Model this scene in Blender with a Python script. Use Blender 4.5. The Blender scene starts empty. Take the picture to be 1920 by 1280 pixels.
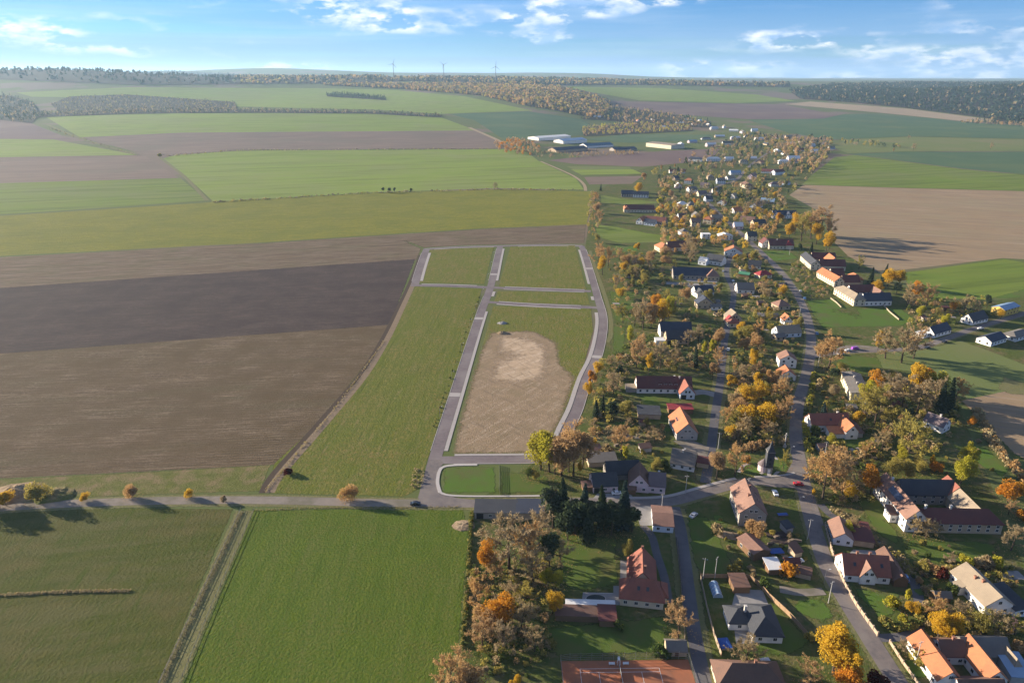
import bpy, bmesh, math, random
import numpy as np
from mathutils import Vector, geometry
R = math.radians
random.seed(7); rng = np.random.default_rng(7)
SC = bpy.context.scene; COL = SC.collection
# ------------------------------------------------------------------ camera
F = 1297.0; CAM_H = 165.0; PITCH = R(20.97); SP = math.sin(PITCH); CP = math.cos(PITCH)
cd = bpy.data.cameras.new('camera'); cam = bpy.data.objects.new('camera', cd); COL.objects.link(cam)
cam.location = (0, 0, CAM_H); cam.rotation_euler = (math.pi/2 - PITCH, 0, 0)
cd.sensor_width = 36; cd.lens = 36*F/1920; cd.clip_start = 1; cd.clip_end = 60000
SC.camera = cam
# ------------------------------------------------------------------ light
SUN_EL = R(14.5); SDX, SDY = -0.91, 0.41          # towards the sun
sd = bpy.data.lights.new('sun', 'SUN'); sun = bpy.data.objects.new('sun', sd); COL.objects.link(sun)
sd.energy = 4.3; sd.angle = R(0.53); sd.color = (1.0, 0.86, 0.68)
tos = Vector((SDX*math.cos(SUN_EL), SDY*math.cos(SUN_EL), math.sin(SUN_EL)))
sun.rotation_euler = tos.to_track_quat('Z', 'Y').to_euler()
SC.view_settings.view_transform = 'Standard'; SC.view_settings.look = 'None'
SC.view_settings.exposure = 1.82; SC.view_settings.gamma = 1.0

def make_world():
    w = bpy.data.worlds.new('World'); SC.world = w; w.use_nodes = True
    nt = w.node_tree; N = nt.nodes; L = nt.links; N.clear()
    def n(t, **k):
        x = N.new(t)
        for a, b in k.items(): setattr(x, a, b)
        return x
    def m(op, a, b=None, c=None, clamp=False):
        x = n('ShaderNodeMath', operation=op); x.use_clamp = clamp
        for i, v in enumerate((a, b, c)):
            if v is None: continue
            if isinstance(v, (int, float)): x.inputs[i].default_value = v
            else: L.new(v, x.inputs[i])
        return x.outputs[0]
    sky = n('ShaderNodeTexSky'); sky.sky_type = 'NISHITA'; sky.sun_disc = False
    sky.sun_elevation = SUN_EL; sky.sun_rotation = math.atan2(SDX, SDY)
    sky.altitude = 400; sky.air_density = 1.0; sky.dust_density = 0.15; sky.ozone_density = 3.5
    tint = n('ShaderNodeMix', data_type='RGBA', blend_type='MULTIPLY'); tint.inputs[0].default_value = 1
    L.new(sky.outputs[0], tint.inputs[6]); tint.inputs[7].default_value = SKY_TINT
    tc = n('ShaderNodeTexCoord'); sp = n('ShaderNodeSeparateXYZ'); L.new(tc.outputs['Generated'], sp.inputs[0])
    az = m('ADD', m('ARCTAN2', sp.outputs[0], sp.outputs[1]), .17); el = m('ARCSINE', sp.outputs[2])
    def cloud(sx, sy, off, lo, hi, det, dy=0.0, rough=0.55):
        cv = n('ShaderNodeCombineXYZ')
        L.new(m('MULTIPLY', az, sx), cv.inputs[0]); L.new(m('MULTIPLY_ADD', m('ADD', el, dy), sy, off), cv.inputs[1]); cv.inputs[2].default_value = off*0.37
        t = n('ShaderNodeTexNoise'); t.inputs['Scale'].default_value = 1; t.inputs['Detail'].default_value = det; t.inputs['Roughness'].default_value = rough
        L.new(cv.outputs[0], t.inputs['Vector'])
        mr = n('ShaderNodeMapRange'); mr.inputs[1].default_value = lo; mr.inputs[2].default_value = hi; L.new(t.outputs[0], mr.inputs[0])
        return mr.outputs[0]
    big = cloud(3.4, 16, CLOUD_OFF+5, .485, .58, 3)              # where the cumulus gathers
    cum = m('MULTIPLY', cloud(21, 56, CLOUD_OFF, .44, .53, 10, rough=.58), big)     # broken cumulus
    lit = cloud(21, 56, CLOUD_OFF, .42, .62, 6, dy=.009, rough=.58)        # density above = how shaded the base is
    cir = cloud(3.2, 55, 4.7, .50, .80, 7)                     # thin streaks
    bank = cloud(1.6, 42, 11.3, .40, .52, 5)                   # flat blue-grey banks low down
    low = m('SUBTRACT', 1, m('MULTIPLY', el, 11), clamp=True)
    def mix(f, a, b):
        x = n('ShaderNodeMix', data_type='RGBA'); L.new(f, x.inputs[0])
        for s, v in ((6, a), (7, b)):
            if isinstance(v, tuple): x.inputs[s].default_value = v
            else: L.new(v, x.inputs[s])
        return x.outputs[2]
    c = mix(m('MULTIPLY', m('POWER', low, 1.6), .28), tint.outputs[2], HORIZON_C)      # pale air all round the horizon
    c = mix(m('MULTIPLY', cir, .3), c, CIRRUS_C)
    c = mix(m('MULTIPLY', m('MULTIPLY', bank, low), .95), c, BANK_C)
    cc = mix(lit, CLOUD_LIT, CLOUD_SHADE)
    c = mix(m('MULTIPLY', cum, .92), c, cc)
    bg = n('ShaderNodeBackground'); bg.inputs[1].default_value = SKY_STR; L.new(c, bg.inputs[0])
    out = n('ShaderNodeOutputWorld'); L.new(bg.outputs[0], out.inputs[0])
HAZE = 4.3e-5
SKY_STR = 0.055; SKY_TINT = (0.27, 0.51, 0.88, 1); CLOUD_OFF = 8.2; HORIZON_C = (3.1, 4.4, 6.4, 1)
CLOUD_LIT = (6.6, 6.6, 6.6, 1); CLOUD_SHADE = (2.2, 3.4, 5.4, 1); CIRRUS_C = (4.6, 5.2, 5.8, 1); BANK_C = (1.5, 2.6, 4.6, 1)
make_world()

# ------------------------------------------------------------------ terrain and pixel -> ground
def sst(t): t = min(1.0, max(0.0, t)); return t*t*(3-2*t)
def lerp_tab(u, tab):
    if u <= tab[0][0]: return tab[0][1:]
    for a, b in zip(tab, tab[1:]):
        if u <= b[0]:
            t = sst((u-a[0])/(b[0]-a[0])); return [x+(y-x)*t for x, y in zip(a[1:], b[1:])]
    return tab[-1][1:]
TAB = [(-0.6, 1300, 4600, 150), (0.02, 1300, 4600, 148), (0.18, 2000, 4000, 122), (0.45, 2100, 4200, 105), (0.6, 2500, 4000, 98)]
def HT(x, y):
    if y < 1200: return 0.0
    u = x/y
    y0, ln, a = lerp_tab(u, TAB)
    h = a*sst((y-y0)/ln)
    h += 75*math.exp(-((y-4700)/800)**2 - ((u+.62)/.22)**2)
    h += 62*math.exp(-((y-4100)/650)**2 - ((u-.72)/.22)**2)
    h += 125*math.exp(-((y-11500)/1500)**2 - ((u+.33)/.20)**2)
    h += 75*math.exp(-((y-12500)/1500)**2 - ((u-.05)/.16)**2)
    h += 11*math.sin(x/430+1)*math.sin(y/520+.6)*sst((y-1500)/1500)
    return h
def GP(px, py, z=0.0):
    """ground point seen at a pixel of the 1920x1280 photograph"""
    v = (py-640)/F; dn = SP+v*CP; fw = CP-v*SP; rx = (px-960)/F
    if dn > 1e-4:
        t = (CAM_H-z)/dn
        if t*fw < 1200: return (rx*t, fw*t)
    t = 1100.0; prev = t
    while t < 30000:
        if CAM_H-dn*t < HT(rx*t, fw*t):
            a, b = prev, t
            for _ in range(18):
                c = (a+b)/2
                if CAM_H-dn*c < HT(rx*c, fw*c): b = c
                else: a = c
            return (rx*b, fw*b)
        prev = t; t *= 1.012
    t = 14000.0
    return (rx*t, fw*t)
def ray_dist(px, Y): return ((px-960)/F*Y/1.0, Y)
def PXL(x, y, z):
    dy = y*CP-(z-CAM_H)*SP*1.0; dz = y*SP+(z-CAM_H)*CP
    return (960+F*x/dy, 640-F*dz/dy)

# ------------------------------------------------------------------ materials
MATS = {}
def nodes_of(name):
    m = bpy.data.materials.new(name); m.use_nodes = True
    nt = m.node_tree; return m, nt, nt.nodes, nt.links, nt.nodes['Principled BSDF']
def rgba(c): return (c[0], c[1], c[2], 1)
def surf(name, c1, c2, scale=.1, det=6, c3=None, scale3=.01, rough=.95, bump=0, bsc=1.0, stripes=None, spec=.04, space='world', metal=0, f3=(.45, .62), mult=None, streak=()):
    m, nt, N, L, B = nodes_of(name)
    if space == 'world':
        g = N.new('ShaderNodeNewGeometry'); P = g.outputs['Position']
    else:
        g = N.new('ShaderNodeTexCoord'); P = g.outputs['Object']
    def noise(s, d, r=.6):
        t = N.new('ShaderNodeTexNoise'); t.inputs['Scale'].default_value = s; t.inputs['Detail'].default_value = d
        t.inputs['Roughness'].default_value = r; L.new(P, t.inputs['Vector']); return t.outputs[0]
    def mr(v, a, b, c=0, d=1):
        x = N.new('ShaderNodeMapRange'); L.new(v, x.inputs[0])
        for i, q in enumerate((a, b, c, d)): x.inputs[i+1].default_value = q
        return x.outputs[0]
    def mix(f, a, b, bt='MIX'):
        x = N.new('ShaderNodeMix'); x.data_type = 'RGBA'; x.blend_type = bt
        if isinstance(f, float): x.inputs[0].default_value = f
        else: L.new(f, x.inputs[0])
        for s, v in ((6, a), (7, b)):
            if isinstance(v, tuple): x.inputs[s].default_value = rgba(v)
            else: L.new(v, x.inputs[s])
        return x.outputs[2]
    col = mix(mr(noise(scale, det), .3, .7), c1, c2)
    if c3: col = mix(mr(noise(scale3, 5), f3[0], f3[1]), col, c3)
    hgt = noise(bsc, 5)
    def addh(v, k):
        x = N.new('ShaderNodeMath'); x.operation = 'MULTIPLY_ADD'; L.new(v, x.inputs[0]); x.inputs[1].default_value = k; L.new(hgt, x.inputs[2]); return x.outputs[0]
    for st in (stripes or []):
        ang, wl, amt, colr, dist = st
        mp = N.new('ShaderNodeMapping'); mp.vector_type = 'POINT'; mp.inputs['Rotation'].default_value = (0, 0, -ang)
        L.new(P, mp.inputs['Vector'])
        w = N.new('ShaderNodeTexWave'); w.wave_type = 'BANDS'; w.bands_direction = 'Y'
        w.inputs['Scale'].default_value = 2*math.pi/20/wl; w.inputs['Distortion'].default_value = dist
        w.inputs['Detail'].default_value = 3; w.inputs['Detail Scale'].default_value = 1.2
        L.new(mp.outputs[0], w.inputs['Vector'])
        f = N.new('ShaderNodeMath'); f.operation = 'MULTIPLY'; L.new(w.outputs['Fac'], f.inputs[0]); f.inputs[1].default_value = amt
        col = mix(f.outputs[0], col, colr)
        if wl < 4 and name[:3] in ('soi', 'stu'): hgt = addh(w.outputs['Fac'], .45)
    for ang, sx, sy, colr, lo, hi in streak:      # uneven rows: noise drawn out along the field
        mp = N.new('ShaderNodeMapping'); mp.inputs['Rotation'].default_value = (0, 0, -ang); L.new(P, mp.inputs['Vector'])
        m2 = N.new('ShaderNodeMapping'); m2.inputs['Scale'].default_value = (sx, sy, 1); L.new(mp.outputs[0], m2.inputs['Vector'])
        t = N.new('ShaderNodeTexNoise'); t.inputs['Scale'].default_value = 1; t.inputs['Detail'].default_value = 7; t.inputs['Roughness'].default_value = .7; L.new(m2.outputs[0], t.inputs['Vector'])
        col = mix(mr(t.outputs[0], lo, hi), col, colr)
    if mult: col = mix(mr(noise(mult[0], 4), .35, .65), col, mult[1])
    L.new(col, B.inputs['Base Color']); B.inputs['Roughness'].default_value = rough
    B.inputs['Specular IOR Level'].default_value = spec; B.inputs['Metallic'].default_value = metal
    if bump:
        b = N.new('ShaderNodeBump'); b.inputs['Strength'].default_value = 1; b.inputs['Distance'].default_value = bump
        L.new(hgt, b.inputs['Height']); L.new(b.outputs[0], B.inputs['Normal'])
    MATS[name] = m; return m
def roofmat(name, c1, c2, rough=.8, course=.33, spec=.3, bump=.03):
    m, nt, N, L, B = nodes_of(name)
    g = N.new('ShaderNodeTexCoord'); P = g.outputs['Object']; geo = N.new('ShaderNodeNewGeometry')
    t = N.new('ShaderNodeTexNoise'); t.inputs['Scale'].default_value = 1.3; t.inputs['Detail'].default_value = 8; t.inputs['Roughness'].default_value = .75; L.new(geo.outputs['Position'], t.inputs['Vector'])
    t2 = N.new('ShaderNodeTexNoise'); t2.inputs['Scale'].default_value = .22; t2.inputs['Detail'].default_value = 5; L.new(geo.outputs['Position'], t2.inputs['Vector'])
    ad = N.new('ShaderNodeMath'); ad.operation = 'ADD'; L.new(t.outputs[0], ad.inputs[0]); L.new(t2.outputs[0], ad.inputs[1])
    mr = N.new('ShaderNodeMapRange'); mr.inputs[1].default_value = .72; mr.inputs[2].default_value = 1.28; L.new(ad.outputs[0], mr.inputs[0])
    mx = N.new('ShaderNodeMix'); mx.data_type = 'RGBA'; L.new(mr.outputs[0], mx.inputs[0]); mx.inputs[6].default_value = rgba(c1); mx.inputs[7].default_value = rgba(c2)
    w = N.new('ShaderNodeTexWave'); w.bands_direction = 'Z'; w.wave_profile = 'SAW'; w.inputs['Scale'].default_value = 2*math.pi/20/course; L.new(P, w.inputs['Vector'])
    b = N.new('ShaderNodeBump'); b.inputs['Distance'].default_value = bump; L.new(w.outputs['Fac'], b.inputs['Height']); L.new(b.outputs[0], B.inputs['Normal'])
    L.new(mx.outputs[2], B.inputs['Base Color']); B.inputs['Roughness'].default_value = rough; B.inputs['Specular IOR Level'].default_value = spec
    MATS[name] = m; return m
def leafmat(name, c1, c2, c3, transl=.35):
    m, nt, N, L, B = nodes_of(name); N.remove(B)
    oi = N.new('ShaderNodeObjectInfo'); geo = N.new('ShaderNodeNewGeometry')
    t = N.new('ShaderNodeTexNoise'); t.inputs['Scale'].default_value = .55; t.inputs['Detail'].default_value = 5; t.inputs['Roughness'].default_value = .7; L.new(geo.outputs['Position'], t.inputs['Vector'])
    mr = N.new('ShaderNodeMapRange'); mr.inputs[1].default_value = .3; mr.inputs[2].default_value = .7; L.new(t.outputs[0], mr.inputs[0])
    mx = N.new('ShaderNodeMix'); mx.data_type = 'RGBA'; L.new(mr.outputs[0], mx.inputs[0]); mx.inputs[6].default_value = rgba(c1); mx.inputs[7].default_value = rgba(c2)
    f = N.new('ShaderNodeMath'); f.operation = 'MULTIPLY'; L.new(oi.outputs['Random'], f.inputs[0]); f.inputs[1].default_value = .65
    mx2 = N.new('ShaderNodeMix'); mx2.data_type = 'RGBA'; L.new(f.outputs[0], mx2.inputs[0]); L.new(mx.outputs[2], mx2.inputs[6]); mx2.inputs[7].default_value = rgba(c3)
    d = N.new('ShaderNodeBsdfDiffuse'); tr = N.new('ShaderNodeBsdfTranslucent'); ms = N.new('ShaderNodeMixShader'); ms.inputs[0].default_value = transl
    L.new(mx2.outputs[2], d.inputs[0]); L.new(mx2.outputs[2], tr.inputs[0]); L.new(d.outputs[0], ms.inputs[1]); L.new(tr.outputs[0], ms.inputs[2])
    L.new(ms.outputs[0], N['Material Output'].inputs[0]); MATS[name] = m; return m
def plain(name, c, rough=.6, spec=.3, metal=0, var=.25, scale=1.5):
    return surf(name, c, tuple(x*(1-var) for x in c), scale=scale, rough=rough, spec=spec, metal=metal)

def feathered(name, sc):
    k = f'{name}_edge{sc}'
    if k in MATS: return k
    m = MATS[name].copy(); m.name = k; nt = m.node_tree; N = nt.nodes; L = nt.links; B = N['Principled BSDF']
    at = N.new('ShaderNodeAttribute'); at.attribute_name = 'edge'; g = N.new('ShaderNodeNewGeometry')
    t = N.new('ShaderNodeTexNoise'); t.inputs['Scale'].default_value = .9/min(sc, 3.5); t.inputs['Detail'].default_value = 8; t.inputs['Roughness'].default_value = .7; L.new(g.outputs['Position'], t.inputs['Vector'])
    a = N.new('ShaderNodeMath'); a.operation = 'MULTIPLY_ADD'; L.new(t.outputs[0], a.inputs[0]); a.inputs[1].default_value = 1.6; L.new(at.outputs['Fac'], a.inputs[2])
    r = N.new('ShaderNodeMapRange'); r.inputs[1].default_value = 1.12 if sc < 5 else .95; r.inputs[2].default_value = 1.32 if sc < 5 else 1.65; L.new(a.outputs[0], r.inputs[0]); L.new(r.outputs[0], B.inputs['Alpha'])
    MATS[k] = m; return k
# ------------------------------------------------------------------ material library
def ang_px(a, b):
    p = GP(*a); q = GP(*b); return math.atan2(q[1]-p[1], q[0]-p[0])
A_L = ang_px((0, 600), (740, 555)); A_NEAR = ang_px((0, 820), (520, 800)); A_DEV = ang_px((842, 740), (891, 597)); A_PAST = ang_px((640, 1280), (720, 960))
A_TOP = ang_px((100, 440), (900, 400)); A_R = ang_px((1560, 420), (1900, 440)); A_FENCE = ang_px((300, 1280), (450, 960))
surf('far_land', (.085, .115, .035), (.11, .115, .045), .004, 5, (.15, .115, .085), .0017, f3=(.52, .56))
surf('village_grass', (0.069, 0.097, 0.021), (0.109, 0.108, 0.036), .12, 10, (0.149, 0.110, 0.058), .07, bump=.35, bsc=.7, f3=(.44, .62), mult=(.35, (0.063, 0.083, 0.021)))
surf('lawn', (0.068, 0.110, 0.020), (0.086, 0.110, 0.028), .25, 8, (0.105, 0.100, 0.035), .07, bump=.08, bsc=2, f3=(.5, .7))
surf('lawn_bright', (.075, .135, .022), (.082, .115, .028), .2, 8, (.10, .10, .04), .05, bump=.08, bsc=2, f3=(.52, .72))
surf('pasture', (0.070, 0.107, 0.011), (0.116, 0.135, 0.019), .22, 12, (0.108, 0.104, 0.025), .05, bump=.4, bsc=1.1, stripes=[(A_PAST, 7.5, .3, (0.054, 0.084, 0.010), 5.0), (A_PAST, 1.6, .25, (0.119, 0.138, 0.025), 6.0), (A_PAST+.1, 26, .22, (0.123, 0.131, 0.029), 3.0)], f3=(.46, .66), mult=(.9, (0.062, 0.100, 0.014)), streak=[(A_PAST, .05, .3, (.060, .088, .012), .5, .66), (A_PAST, .012, .09, (.118, .122, .032), .5, .66)])
surf('pasture_dull', (0.055, 0.071, 0.013), (0.083, 0.087, 0.021), .18, 12, (0.095, 0.085, 0.029), .035, bump=.35, bsc=.9, stripes=[(A_NEAR+.1, 9, .4, (0.046, 0.059, 0.012), 6.0), (A_FENCE, 2.6, .22, (0.097, 0.093, 0.029), 8.0)], f3=(.45, .62), streak=[(A_NEAR+.1, .02, .12, (0.090, 0.088, 0.031), .48, .64), (A_FENCE, .05, .4, (0.057, 0.075, 0.014), .52, .68)])
surf('crop_green', (0.119, 0.173, 0.026), (0.147, 0.177, 0.036), .02, 7, (0.144, 0.160, 0.058), .006, stripes=[(A_TOP, 11, .15, (0.094, 0.138, 0.036), 2.0)], f3=(.45, .65), bump=.1, bsc=.6, streak=[(A_TOP, .004, .06, (.095, .128, .024), .48, .62)])
surf('crop_bright', (0.161, 0.224, 0.036), (0.186, 0.227, 0.046), .02, 7, (0.178, 0.205, 0.061), .006, stripes=[(A_TOP, 22, .12, (0.127, 0.179, 0.041), 2.0)], f3=(.45, .65), streak=[(A_TOP, .004, .05, (.125, .165, .030), .48, .62), (A_TOP, .006, .12, (.175, .185, .055), .54, .66)])
surf('crop_teal', (0.063, 0.102, 0.052), (0.078, 0.120, 0.057), .012, 7, (0.098, 0.126, 0.057), .004, f3=(.5, .65))
surf('crop_pale', (0.138, 0.150, 0.055), (0.120, 0.150, 0.050), .012, 7, (0.156, 0.150, 0.066), .005, f3=(.5, .65))
surf('cover_crop', (0.178, 0.182, 0.020), (0.232, 0.200, 0.030), .09, 9, (0.136, 0.147, 0.024), .02, bump=.7, bsc=.5, stripes=[(A_TOP, 8, .5, (0.116, 0.120, 0.016), 7.0)], f3=(.45, .6), mult=(.25, (0.139, 0.144, 0.026)), streak=[(A_TOP, .03, .35, (0.216, 0.189, 0.046), .5, .64), (A_TOP, .02, .25, (0.092, 0.100, 0.017), .52, .64)])
surf('stubble', (0.147, 0.104, 0.064), (0.113, 0.081, 0.053), .25, 9, (0.104, 0.091, 0.044), .025, stripes=[(A_L, 3.2, .5, (0.083, 0.060, 0.039), 3.0), (A_L, 19, .3, (0.170, 0.125, 0.081), 2.0)], f3=(.48, .68), bump=.3, bsc=1, streak=[(A_L, .03, .45, (.19, .148, .105), .48, .62), (A_L, .02, .6, (.085, .066, .045), .52, .66)])
surf('soil_dark', (0.062, 0.046, 0.040), (0.083, 0.059, 0.051), .25, 10, (0.074, 0.054, 0.046), .02, stripes=[(A_L, 3.0, .5, (0.045, 0.035, 0.030), 2.0), (A_L, 24, .3, (0.095, 0.071, 0.060), 2.0)], bump=.4, bsc=1, mult=(.04, (0.056, 0.042, 0.038)), streak=[(A_L, .04, .5, (0.095, 0.071, 0.056), .48, .62), (A_L, .02, .7, (0.050, 0.038, 0.031), .5, .64), (A_L, .35, 1.3, (.115, .09, .076), .54, .66)])
surf('soil_light', (0.141, 0.098, 0.058), (0.102, 0.072, 0.042), .35, 10, (0.102, 0.080, 0.042), .02, stripes=[(A_NEAR, 2.4, .62, (0.064, 0.045, 0.029), 3.0), (A_NEAR, 17, .35, (0.162, 0.118, 0.068), 2.5)], f3=(.48, .66), bump=.4, bsc=1.2, mult=(.05, (0.099, 0.072, 0.041)), streak=[(A_NEAR, .05, .55, (0.190, 0.141, 0.092), .46, .60), (A_NEAR, .03, .9, (0.071, 0.052, 0.034), .50, .64), (A_NEAR+.06, .006, .06, (0.101, 0.083, 0.046), .52, .62), (A_NEAR, .5, 1.5, (.215, .165, .115), .53, .64), (A_NEAR, .35, 1.9, (.055, .042, .03), .54, .66)])
surf('soil_far', (0.186, 0.136, 0.103), (0.162, 0.120, 0.094), .02, 6, (0.144, 0.118, 0.086), .006, stripes=[(A_TOP, 14, .16, (0.144, 0.104, 0.081), 2.0)], streak=[(A_TOP, .005, .06, (.135, .10, .078), .48, .62)])
surf('soil_violet', (0.127, 0.090, 0.084), (0.147, 0.103, 0.090), .01, 6, (0.161, 0.116, 0.094), .004)
surf('soil_right', (0.284, 0.204, 0.119), (0.227, 0.164, 0.100), .03, 7, (0.243, 0.195, 0.115), .01, stripes=[(A_R, 5, .2, (0.227, 0.172, 0.113), 2.0)], bump=.1, bsc=.8, streak=[(A_R, .01, .12, (.215, .16, .105), .48, .62), (A_R, .008, .2, (.31, .24, .17), .54, .66)])
surf('straw', (.30, .235, .15), (.26, .20, .13), .02, 6)
surf('plot_grass', (0.112, 0.129, 0.021), (0.168, 0.153, 0.036), .15, 12, (0.196, 0.139, 0.051), .05, bump=.5, bsc=.9, stripes=[(A_DEV, 2.2, .15, (0.098, 0.111, 0.024), 7.0)], f3=(.44, .66), mult=(.55, (0.098, 0.116, 0.024)), streak=[(A_DEV, .06, .25, (0.199, 0.152, 0.065), .48, .64), (A_DEV, .1, .5, (0.068, 0.086, 0.014), .52, .68)])
surf('plot_meadow', (0.101, 0.124, 0.017), (0.155, 0.149, 0.030), .15, 12, (0.187, 0.139, 0.049), .04, bump=.45, bsc=.9, stripes=[(A_DEV, 2.6, .35, (0.077, 0.098, 0.015), 6.0), (A_DEV, 21, .4, (0.180, 0.146, 0.043), 4.0)], f3=(.46, .66), mult=(.4, (0.093, 0.112, 0.022)), streak=[(A_DEV, .04, .3, (0.185, 0.151, 0.059), .5, .66), (A_DEV, .03, .5, (0.062, 0.081, 0.013), .52, .68)])
surf('bare_soil', (0.332, 0.242, 0.150), (0.212, 0.154, 0.098), .18, 12, (0.185, 0.146, 0.079), .07, bump=.3, bsc=1.6, f3=(.5, .7), mult=(.8, (0.220, 0.161, 0.100)), streak=[(.9, .06, .4, (0.396, 0.314, 0.220), .5, .64), (2.3, .05, .35, (0.165, 0.123, 0.083), .52, .66), (.2, .7, .7, (0.138, 0.123, 0.055), .55, .66)])
surf('pale_soil', (0.464, 0.345, 0.228), (0.335, 0.246, 0.158), .2, 12, (0.258, 0.191, 0.117), .09, bump=.3, bsc=1.4, f3=(.5, .7), streak=[(.7, .08, .5, (.50, .40, .29), .5, .64), (2.1, .07, .5, (.24, .18, .12), .53, .66)])
surf('ditch_soil', (.22, .165, .11), (.17, .13, .085), .4, 8, bump=.2)
surf('verge', (0.127, 0.128, 0.038), (0.084, 0.097, 0.023), .3, 10, (0.178, 0.135, 0.071), .12, bump=.5, bsc=1.1, f3=(.45, .65))
surf('dry_grass', (.165, .150, .070), (.12, .125, .05), .5, 8, bump=.25, bsc=1.2)
surf('asphalt_new', (0.179, 0.147, 0.145), (0.127, 0.108, 0.110), .5, 8, (0.191, 0.165, 0.159), .05, rough=.9)
surf('asphalt_old', (0.188, 0.160, 0.143), (0.119, 0.107, 0.107), .4, 8, (0.194, 0.169, 0.150), .09, rough=.9)
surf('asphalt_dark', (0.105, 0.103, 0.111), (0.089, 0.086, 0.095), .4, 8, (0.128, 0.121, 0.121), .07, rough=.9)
surf('gravel_road', (.235, .20, .165), (.19, .165, .138), .5, 8, (.15, .135, .10), .1, rough=.95)
surf('paving', (.36, .33, .30), (.31, .285, .265), 1.0, 6, rough=.9)
surf('kerb_stone', (.42, .39, .355), (.36, .335, .31), .8, 6, rough=.9)
surf('concrete', (.27, .255, .24), (.22, .21, .20), .5, 8, rough=.9)
surf('clay_court', (.36, .135, .068), (.30, .115, .060), .35, 8, (.24, .11, .065), .12, rough=.95, f3=(.5, .7))
plain('line_white', (.72, .72, .70), .8)
for nm, c in dict(white=(.72, .69, .64), cream=(.60, .52, .38), yellow=(.62, .42, .12), pink=(.58, .46, .47), grey=(.36, .34, .32), stone=(.30, .27, .235), bluewhite=(.60, .64, .68), tan=(.42, .33, .23), wood=(.17, .105, .06), brick=(.30, .14, .085)).items():
    surf('wall_'+nm, c, tuple(x*.86 for x in c), .5, 8, tuple(x*.74 for x in c), .25, rough=.92, f3=(.55, .75))
roofmat('roof_red', (.27, .095, .060), (.17, .064, .046)); roofmat('roof_darkred', (.135, .044, .036), (.095, .038, .034))
roofmat('roof_orange', (.40, .150, .062), (.27, .105, .050)); roofmat('roof_brown', (.155, .082, .056), (.105, .062, .046))
roofmat('roof_rust', (.235, .130, .092), (.155, .090, .068)); roofmat('roof_slate', (.050, .053, .060), (.035, .038, .046))
roofmat('roof_grey', (.155, .140, .122), (.115, .105, .095)); roofmat('roof_tan', (.27, .215, .15), (.20, .16, .115)); roofmat('roof_violet', (.155, .118, .120), (.115, .090, .094))
roofmat('roof_crimson', (.27, .030, .035), (.20, .028, .032), course=1.0); roofmat('roof_white', (.62, .61, .58), (.52, .52, .50), course=1.2)
roofmat('roof_bluemetal', (.21, .30, .40), (.17, .25, .34), course=1.1, rough=.45); roofmat('roof_navy', (.040, .050, .075), (.030, .036, .055)); roofmat('roof_green', (.06, .22, .12), (.05, .17, .10), course=1.0); roofmat('roof_petrol', (.055, .12, .17), (.045, .095, .14), course=1.2)
plain('frame_white', (.75, .74, .71), .5); plain('frame_brown', (.12, .06, .035), .5)
plain('door_wood', (.13, .075, .045), .6); plain('dark_opening', (.018, .017, .016), .9); plain('chimney_brick', (.27, .13, .085), .9); plain('chimney_plaster', (.58, .54, .48), .9)
m = plain('glass', (.025, .032, .042), .08, .6); plain('solar', (.012, .018, .04), .15, .6)
plain('metal_grey', (.30, .30, .31), .45, .5, .6); plain('pole_concrete', (.42, .40, .37), .9); plain('wood_post', (.20, .155, .11), .9); plain('wood_fence', (.33, .22, .13), .85); plain('stone_wall', (.40, .31, .22), .95, scale=.8, var=.35)
plain('rubber', (.02, .02, .02), .8); plain('turbine_white', (.13, .14, .155), .7); plain('blue_tarp', (.03, .09, .32), .5); plain('pool_cover', (.035, .045, .04), .6)  # turbine colour darkened so they stand as silhouettes against the bright sky
for nm, c in dict(red=(.45, .02, .025), dark=(.02, .022, .028), white=(.70, .70, .69), blue=(.10, .22, .42), purple=(.30, .08, .42), silver=(.40, .41, .42)).items(): plain('car_'+nm, c, .25, .6, var=.08)
surf('bark', (.085, .062, .045), (.055, .042, .032), 2, 6, space='world'); surf('bark_pale', (.27, .24, .20), (.16, .14, .115), 2, 6)
leafmat('leaf_gold', (0.64, 0.41, 0.035), (0.48, 0.29, 0.03), (0.5, 0.33, 0.04), 0.45); leafmat('leaf_orange', (0.6, 0.26, 0.03), (0.44, 0.19, 0.03), (0.5, 0.28, 0.035), 0.42)
leafmat('leaf_yellow', (0.52, 0.46, 0.05), (0.34, 0.33, 0.04), (0.36, 0.31, 0.04), 0.45); leafmat('leaf_rust', (0.46, 0.31, 0.155), (0.34, 0.225, 0.115), (0.48, 0.29, 0.1), 0.42)
leafmat('leaf_brown', (0.37, 0.285, 0.165), (0.27, 0.205, 0.12), (0.36, 0.275, 0.13), 0.36); leafmat('leaf_olive', (0.33, 0.28, 0.075), (0.22, 0.2, 0.055), (0.4, 0.32, 0.08), 0.42)
leafmat('leaf_dark', (0.044, 0.066, 0.03), (0.064, 0.085, 0.04), (0.055, 0.072, 0.046), 0.25); leafmat('leaf_green', (0.085, 0.12, 0.03), (0.058, 0.09, 0.026), (0.13, 0.14, 0.035), 0.3)
surf('forest_floor', (.045, .040, .026), (.06, .05, .034), .05, 5); leafmat('leaf_crimson', (.10, .022, .016), (.065, .018, .014), (.08, .03, .02)); leafmat('leaf_spruce', (0.06, 0.09, 0.076), (0.045, 0.068, 0.054), (0.05, 0.075, 0.05), 0.2)
leafmat('reed', (0.4, 0.33, 0.19), (0.3, 0.26, 0.13), (0.36, 0.29, 0.15), 0.3); leafmat('leaf_haze', (0.2, 0.165, 0.11), (0.14, 0.12, 0.08), (0.17, 0.15, 0.09), 0.2)

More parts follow.
